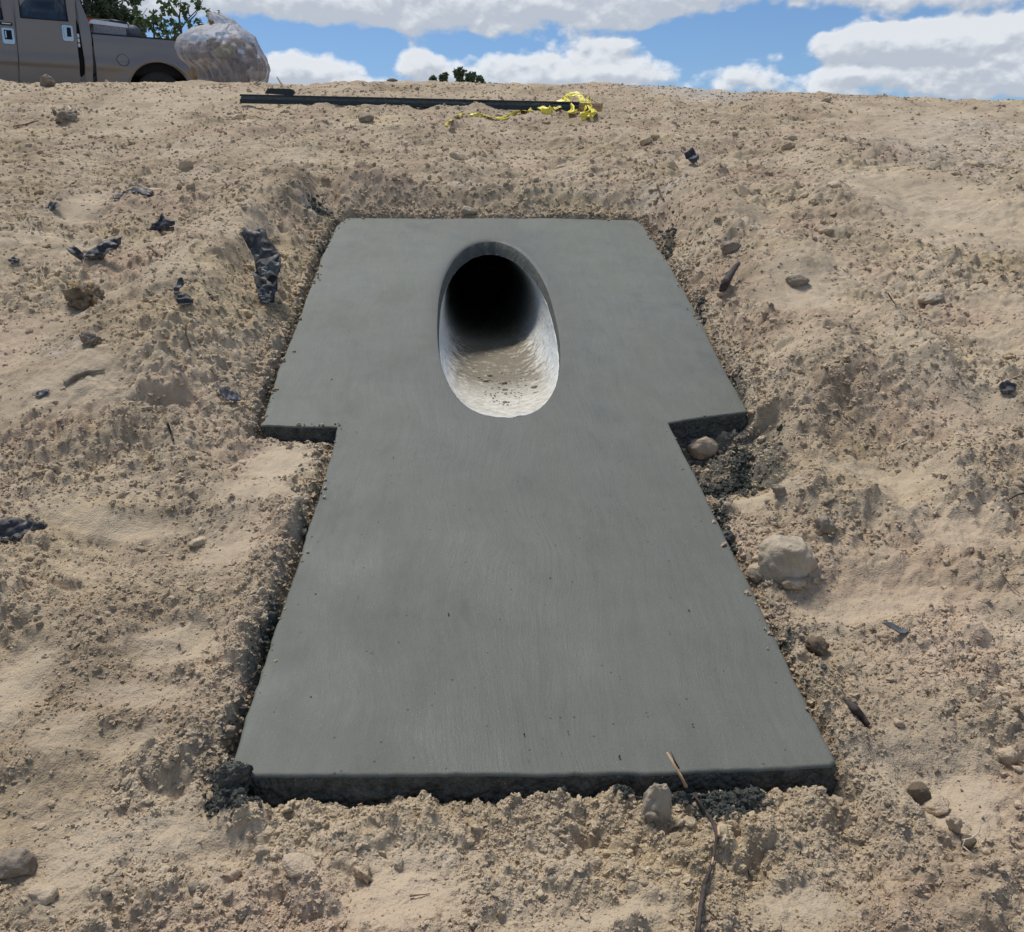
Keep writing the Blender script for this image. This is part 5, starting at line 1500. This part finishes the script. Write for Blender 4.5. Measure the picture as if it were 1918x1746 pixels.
    o_ = obj('box_body', sv, [(0, 1, 2, 3), (7, 6, 5, 4), (0, 4, 5, 1), (1, 5, 6, 2), (2, 6, 7, 3), (3, 7, 4, 0)], M['diamond'], bx_, smooth=False)
    sv = [W(u, z, o) for o in (-.18, -1.72) for u, z in ((a[0]+.03, t0+.003), (b[0]+.03, t0-.02), (b[0]+.03, t0+.035), (a[0]+.10, t1+.03), (a[0]+.03, t1+.01))]
    o_ = obj('lid', sv, [(0, 1, 2, 3, 4), (9, 8, 7, 6, 5), (0, 5, 6, 1), (1, 6, 7, 2), (2, 7, 8, 3), (3, 8, 9, 4), (4, 9, 5, 0)], M['alu'], bx_, smooth=False)
    sv, sf = box(W(a[0]+.03, zr-.06, -.25), (.06, .05, .22), (uh, nh, Vector((0, 0, 1)))); obj('side_handle', sv, sf, M['trim'], bx_, smooth=False)
    # red can behind the box lid
    cu, cz = TP(172, 39, -.9)
    can = [(cu-.14, cz-.45), (cu+.16, cz-.45), (cu+.16, cz-.02), (cu+.06, cz+.03), (cu-.10, cz+.035), (cu-.14, cz)]
    V = [W(u, z, o) for o in (-.85, -1.05) for u, z in can]; n = 6
    o_ = obj('red_container', V, [tuple(range(n)), tuple(range(2*n-1, n-1, -1))] + [(i, n+i, n+(i+1) % n, (i+1) % n) for i in range(n)], M['red'], smooth=False)
    tag(o_, 'red plastic container showing above the silver tool box', 'container')
    q = [W(TP(176, 37, -.6)[0], TP(176, 37, -.6)[1], -.6), W(TP(205, 40, -.6)[0], TP(205, 40, -.6)[1], -.6), W(TP(236, 46, -.6)[0], TP(236, 46, -.6)[1], -.6)]
    v, f = tube(q, .022, 7); e1 = tube([q[1]+Vector((0, 0, .01)), q[2]+Vector((0, 0, .02))], .03, 7); v2, f2 = join([(v, f), e1])
    tag(obj('dark_tool_handle', v2, f2, M['trim']), 'dark long handled tool lying on top of the silver tool box', 'tool')
    kit = empty('grey_equipment', W(TP(250, 66, -.8)[0], .8, -.8), 'grey metal equipment standing in the bed behind the tool box', 'equipment')
    ku, kz = TP(249, 60, -.8)
    v, f = tube([W(ku, kz-.02, -.72), W(ku, kz-.02, -.88)], [.13, .13], 18); obj('drum', v, f, M['grey_kit'], kit)
    v, f = tube([W(ku-.09, kz+.15, -.8), W(ku+.03, kz, -.8), W(ku+.14, kz-.16, -.8)], [.02, .03, .03], 8); obj('arm', v, f, M['grey_kit'], kit)
    plate_ = [W(u, z, o) for o in (-.75, -.85) for u, z in ((ku-.05, zr-.6), (ku+.05, zr-.6), (ku+.05, kz), (ku-.05, kz))]
    obj('stand', plate_, [(0, 1, 2, 3), (7, 6, 5, 4), (0, 4, 5, 1), (1, 5, 6, 2), (2, 6, 7, 3), (3, 7, 4, 0)], M['grey_kit'], kit, smooth=False)
    return root
build_truck()

# ------------------------------------------------------------------ clear bag of rubbish
def build_bag():
    D = 14.5
    rows = [(172, 384, 490), (158, 374, 500), (146, 368, 504), (132, 361, 506), (122, 352, 505), (112, 340, 501), (100, 331, 494), (88, 328, 488), (80, 329, 484), (72, 332, 480), (65, 338, 472), (60, 345, 465),
            (55, 352, 458), (51, 362, 452), (48, 378, 449), (45, 388, 446), (40, 389, 441), (35, 389, 434), (30, 388.5, 424), (26, 388, 411), (23, 388.5, 402)]
    base = Vector(at_depth(430, 172, D))
    root = empty('trash_bag', Vector((base.x, base.y+.4, base.z)), 'large clear plastic bag full of rubbish standing at the crest by the truck bed', 'trash bag')
    N = 110; V = []
    fr = [rows[0]]
    for a, b in zip(rows[:-1], rows[1:]):
        for k in range(1, 5): fr.append(tuple(a[i]+(b[i]-a[i])*k/4 for i in range(3)))
    L = len(fr)
    for li, (py, x0, x1) in enumerate(fr):
        hw = (x1-x0)/2; cx = (x0+x1)/2
        for k in range(N):
            a = 2*math.pi*k/N; c, s = math.cos(a), math.sin(a)
            t = li/(L-1)
            # gathers radiate from the neck, diagonal creases lower down
            q = Vector((a*1.9 if a < math.pi else (2*math.pi-a)*1.9, t*3.0, 0))
            g1 = abs(mnoise.noise(Vector((c*5+t*2.2, s*5, t*3.4)))); g2 = abs(mnoise.noise(Vector((c*11, s*11-t*3, t*8+5)))); g3 = abs(mnoise.noise(Vector((c*20, s*20, t*15+9))))
            r = 1 - .23*(g1) - .13*g2 - .08*g3 + .07
            edge_keep = abs(c)**3
            r = r*(1-edge_keep*.55) + edge_keep*.55*(1+.03*mnoise.noise(Vector((c*9, s*9, t*11))))
            px = cx + hw*c*r
            dep = D + .42 + hw/120*.80*s*r
            V.append(at_depth(px, py + 2.0*mnoise.noise(Vector((c*4, s*4, t*9))), dep))
    Fc = [(i*N+k, i*N+(k+1) % N, (i+1)*N+(k+1) % N, (i+1)*N+k) for i in range(L-1) for k in range(N)]
    Fc.append(tuple(range((L-1)*N, L*N)))
    o = obj('bag_film', V, Fc, M['bag'], root)
    try: o.data.set_sharp_from_angle(angle=R_(34))
    except Exception: pass
    # contents
    C = [('yellow_carton', 421, 100, 21, 11, 'yellow_card', .5), ('cardboard', 358, 104, 15, 12, 'dark_waste', -.2), ('paper_wad', 405, 122, 15, 10, 'paper', .1), ('cardboard', 378, 128, 22, 12, 'card', .4),
         ('dark_rubbish', 448, 128, 20, 12, 'dark_waste', -.3), ('paper_wad', 463, 115, 13, 10, 'paper', .5), ('cardboard', 486, 128, 11, 16, 'card', -.5), ('paper_wad', 440, 105, 14, 8, 'card', -.2),
         ('dark_rubbish', 410, 140, 24, 9, 'dark_waste', 0), ('cardboard', 470, 95, 9, 13, 'card', .3), ('dark_rubbish', 473, 90, 5, 9, 'dark_waste', .4), ('cardboard', 383, 108, 14, 9, 'card', .2), ('paper_wad', 478, 141, 16, 9, 'paper', 0),
         ('cardboard', 445, 80, 16, 10, 'paper', -.4), ('paper_wad', 400, 84, 14, 9, 'card', .3), ('dark_rubbish', 396, 42, 4, 5, 'card', .3), ('cardboard', 425, 128, 12, 10, 'card', .7), ('cardboard', 432, 146, 34, 12, 'card', .05)]
    for i, (nm, px, py, rx, ry, mt, rot) in enumerate(C):
        v, f = rock_verts(2, (1, 1, 1), 500+i, .10, .45, 1.0)
        v = v/np.abs(v).max(0)*np.array([rx/120*1.3, .15, ry/120*1.35])
        c, s = math.cos(rot), math.sin(rot); v = np.stack([v[:, 0]*c - v[:, 2]*s, v[:, 1], v[:, 0]*s+v[:, 2]*c], -1)
        cen = at_depth(px, py, D + .34 + .03*(i % 3)) if py > 70 else at_depth(px, py, D+.35)
        obj(nm, v + cen, f, M[mt], root, smooth=False)
    return root
build_bag()

# ------------------------------------------------------------------ trees beyond the crest
def leaf_mesh(name, centers, nl, size, mat, parent, seed, droop=0.0, wind=0.0, aspect=2.0):
    rs = np.random.RandomState(seed); V, Fc = [], []
    for (c, rad) in centers:
        k = max(3, int(nl*rad[0]*rad[2]/.01)) if nl < 0 else nl
        for _ in range(abs(k)):
            d = rs.normal(size=3); d /= np.linalg.norm(d); rr = rs.rand()**.45
            p = np.array(c) + d*rr*np.array(rad)
            a = rs.normal(size=3); a[2] -= droop; a[0] += wind; a /= np.linalg.norm(a)
            b = np.cross(a, rs.normal(size=3)); b /= np.linalg.norm(b)
            s = size*(.6+.8*rs.rand()); n = len(V)
            cx = np.cross(a, b)*s*.18
            V += [p, p+a*s*.5+b*s*.5/aspect*1.2+cx, p+a*s, p+a*s*.5-b*s*.5/aspect*1.2+cx]
            Fc.append((n, n+1, n+2, n+3))
    o = obj(name, V, Fc, M[mat], parent, smooth=False)
    return o
def branch_cloud(seed, c, r, n):
    rs = np.random.RandomState(seed); out = []
    for _ in range(n):
        d = rs.normal(size=3); d /= np.linalg.norm(d); rr = rs.rand()**.4
        out.append((np.array(c) + d*rr*np.array(r), np.array([.16, .16, .13])*(.6+.8*rs.rand())*np.array(r).mean()))
    return out
gtop = gz(0, 40)
def dense_tree():
    D = 30
    base = Vector(at_depth(165, 60, D)); base.z = gz(base.x, base.y)
    root = empty('dense_tree', base, 'dense dark green tree behind the truck cab', 'tree')
    s = D/F
    crown_c = at_depth(158, -8, D)
    cl = branch_cloud(3, crown_c, (95*s/1.0*.95, 1.5, 78*s), 60)
    cl += branch_cloud(4, at_depth(196, 32, D), (40*s, 1.0, 32*s), 26)
    leaf_mesh('crown', cl, 85, .14, 'leaf_dark', root, 5, .5, .5)
    # feathery wind-blown fringe on the right
    fr = []
    rs = random.Random(7)
    for (x0, y0, x1, y1) in [(225, 60, 212, 5), (232, 62, 228, 12), (240, 66, 250, 14), (246, 70, 262, 26), (222, 66, 214, 30), (252, 60, 245, 35), (212, 50, 204, 14), (258, 72, 268, 46), (236, 40, 232, 18)]:
        for k in range(9):
            t = k/8; fr.append((at_depth(x0+(x1-x0)*t + rs.uniform(-3, 3), y0+(y1-y0)*t, D-1+rs.uniform(-.2, .2)), (.10*(1.15-t), .12, .10)))
    leaf_mesh('fringe', fr, 26, .13, 'leaf_dark', root, 6, .2, .8, 3.2)
    v, f = tube([base, base+Vector((.05, 0, 1.2)), Vector(crown_c)+Vector((.1, 0, -.6)), Vector(crown_c)+Vector((0, 0, .8))], [.20, .16, .12, .05], 9); obj('trunk', v, f, M['bark'], root)
    ps = []
    rs = random.Random(8)
    for k in range(14):
        a = Vector(crown_c)+Vector((0, 0, -1+k*.12)); b = a + Vector((rs.uniform(-1.3, 1.6), rs.uniform(-.9, .9), rs.uniform(.1, .9)))
        ps.append(tube([a, (a+b)/2+Vector((0, 0, .1)), b], [.05, .035, .012], 5))
    for (x0, y0, x1, y1) in [(225, 70, 212, 5), (240, 72, 250, 14), (246, 74, 262, 26)]:
        ps.append(tube([Vector(at_depth(x0, y0+10, D-1)), Vector(at_depth((x0+x1)/2, (y0+y1)/2, D-1)), Vector(at_depth(x1, y1, D-1))], [.03, .02, .008], 5))
    v, f = join(ps); obj('branches', v, f, M['bark'], root)
dense_tree()
def sapling(label, D, trunk, brs, leaves, seed, size=.13, nl=9):
    b = Vector(at_depth(*trunk[0], D)); g0 = Vector((b.x, b.y, gz(b.x, b.y)))
    root = empty('sapling', g0, label, 'sapling', 'thin saplings behind the truck bed')
    path = [g0] + [Vector(at_depth(*q, D)) for q in trunk]
    v, f = tube(path, list(np.linspace(.04, .012, len(path))), 7); obj('trunk', v, f, M['bark'], root)
    ps = []
    for br in brs:
        p = [Vector(at_depth(q[0], q[1], D + .1*i*(1 if len(br) % 2 else -1))) for i, q in enumerate(br)]; ps.append(tube(p, list(np.linspace(.020, .006, len(p))), 6))
    if ps:
        v, f = join(ps); obj('branches', v, f, M['bark'], root)
    rs = random.Random(seed)
    cl = [(at_depth(x, y, D+rs.uniform(-.3, .3)), (r*D/F, r*D/F, r*D/F*1.0)) for x, y, r in leaves]
    leaf_mesh('leaves', cl, nl, size, 'leaf_mid', root, seed, .6, -.3, 1.5)
sapling('taller sapling with forking bare stems next to the trash bag', 24, [(340, 80), (339, 52), (335, 32), (320, 10), (310, -14)],
        [[(340, 52), (352, 36), (366, 22), (376, 8), (384, -10)], [(354, 40), (366, 28), (374, 12)], [(336, 34), (338, 12), (337, -14)], [(338, 60), (326, 46), (318, 20)], [(353, 26), (353, 12)], [(340, 50), (334, 58), (322, 64)]],
        [(305, 3, 7), (331, 3, 8), (338, 8, 6), (347, 10, 6), (312, 20, 8), (320, 22, 6), (322, 38, 7), (327, 50, 8), (330, 62, 7), (326, 70, 6), (349, 28, 7), (351, 40, 6), (358, 46, 7), (370, 3, 7), (372, 44, 7), (373, 38, 5),
         (388, 19, 6), (333, 42, 4), (386, 48, 5), (314, 62, 6), (316, 58, 4), (411, 25, 3), (374, 12, 3), (352, 10, 4), (308, 12, 5), (317, 2, 4), (344, 22, 3)], 31)
sapling('lower sapling with drooping leaves between the tool box and the taller sapling', 25, [(290, 82), (288, 56), (286, 34), (288, 22)],
        [[(288, 60), (300, 50), (314, 54)], [(288, 56), (276, 42), (264, 30)], [(286, 46), (300, 34), (303, 28)], [(272, 66), (268, 50), (262, 36), (276, 15)], [(270, 60), (280, 44)]],
        [(264, 30, 6), (268, 42, 6), (272, 48, 5), (266, 55, 6), (282, 48, 5), (286, 28, 6), (289, 34, 5), (292, 42, 5), (303, 33, 5), (300, 50, 6), (310, 52, 6), (296, 64, 6), (300, 70, 5), (282, 50, 4), (268, 64, 6), (275, 36, 4), (258, 36, 5),
         (310, 62, 5), (268, 66, 4), (312, 75, 5), (260, 22, 4), (303, 42, 4)], 32)
def far_tree(label, px, py, r, D, seed):
    b = Vector(at_depth(px, py, D)); g0 = Vector((b.x, b.y, gz(b.x, b.y)))
    root = empty('far_tree', g0, label, 'tree', 'small treetops beyond the crest')
    R = r*D/F
    leaf_mesh('crown', branch_cloud(seed, b, (R, R, R*.95), 16) + branch_cloud(seed+1, b+Vector((0, 0, -R*1.3)), (R*1.2, R, R*.8), 8), 34, .24, 'leaf_far', root, seed)
    v, f = tube([g0, g0.lerp(b, .6)+Vector((.1, 0, 0)), b+Vector((0, 0, R*.3))], [.18, .12, .04], 7); obj('trunk', v, f, M['bark'], root)
far_tree('largest treetop of the group beyond the crest', 862, 140, 13, 75, 41)
far_tree('treetop just right of the largest one beyond the crest', 881, 144, 9, 76, 43)
far_tree('small treetop left of the largest one beyond the crest', 833, 147, 8, 78, 45)
far_tree('tiny leftmost treetop beyond the crest', 812, 150, 5, 78, 47)
far_tree('tiny rightmost treetop beyond the crest', 898, 151, 6, 80, 49)
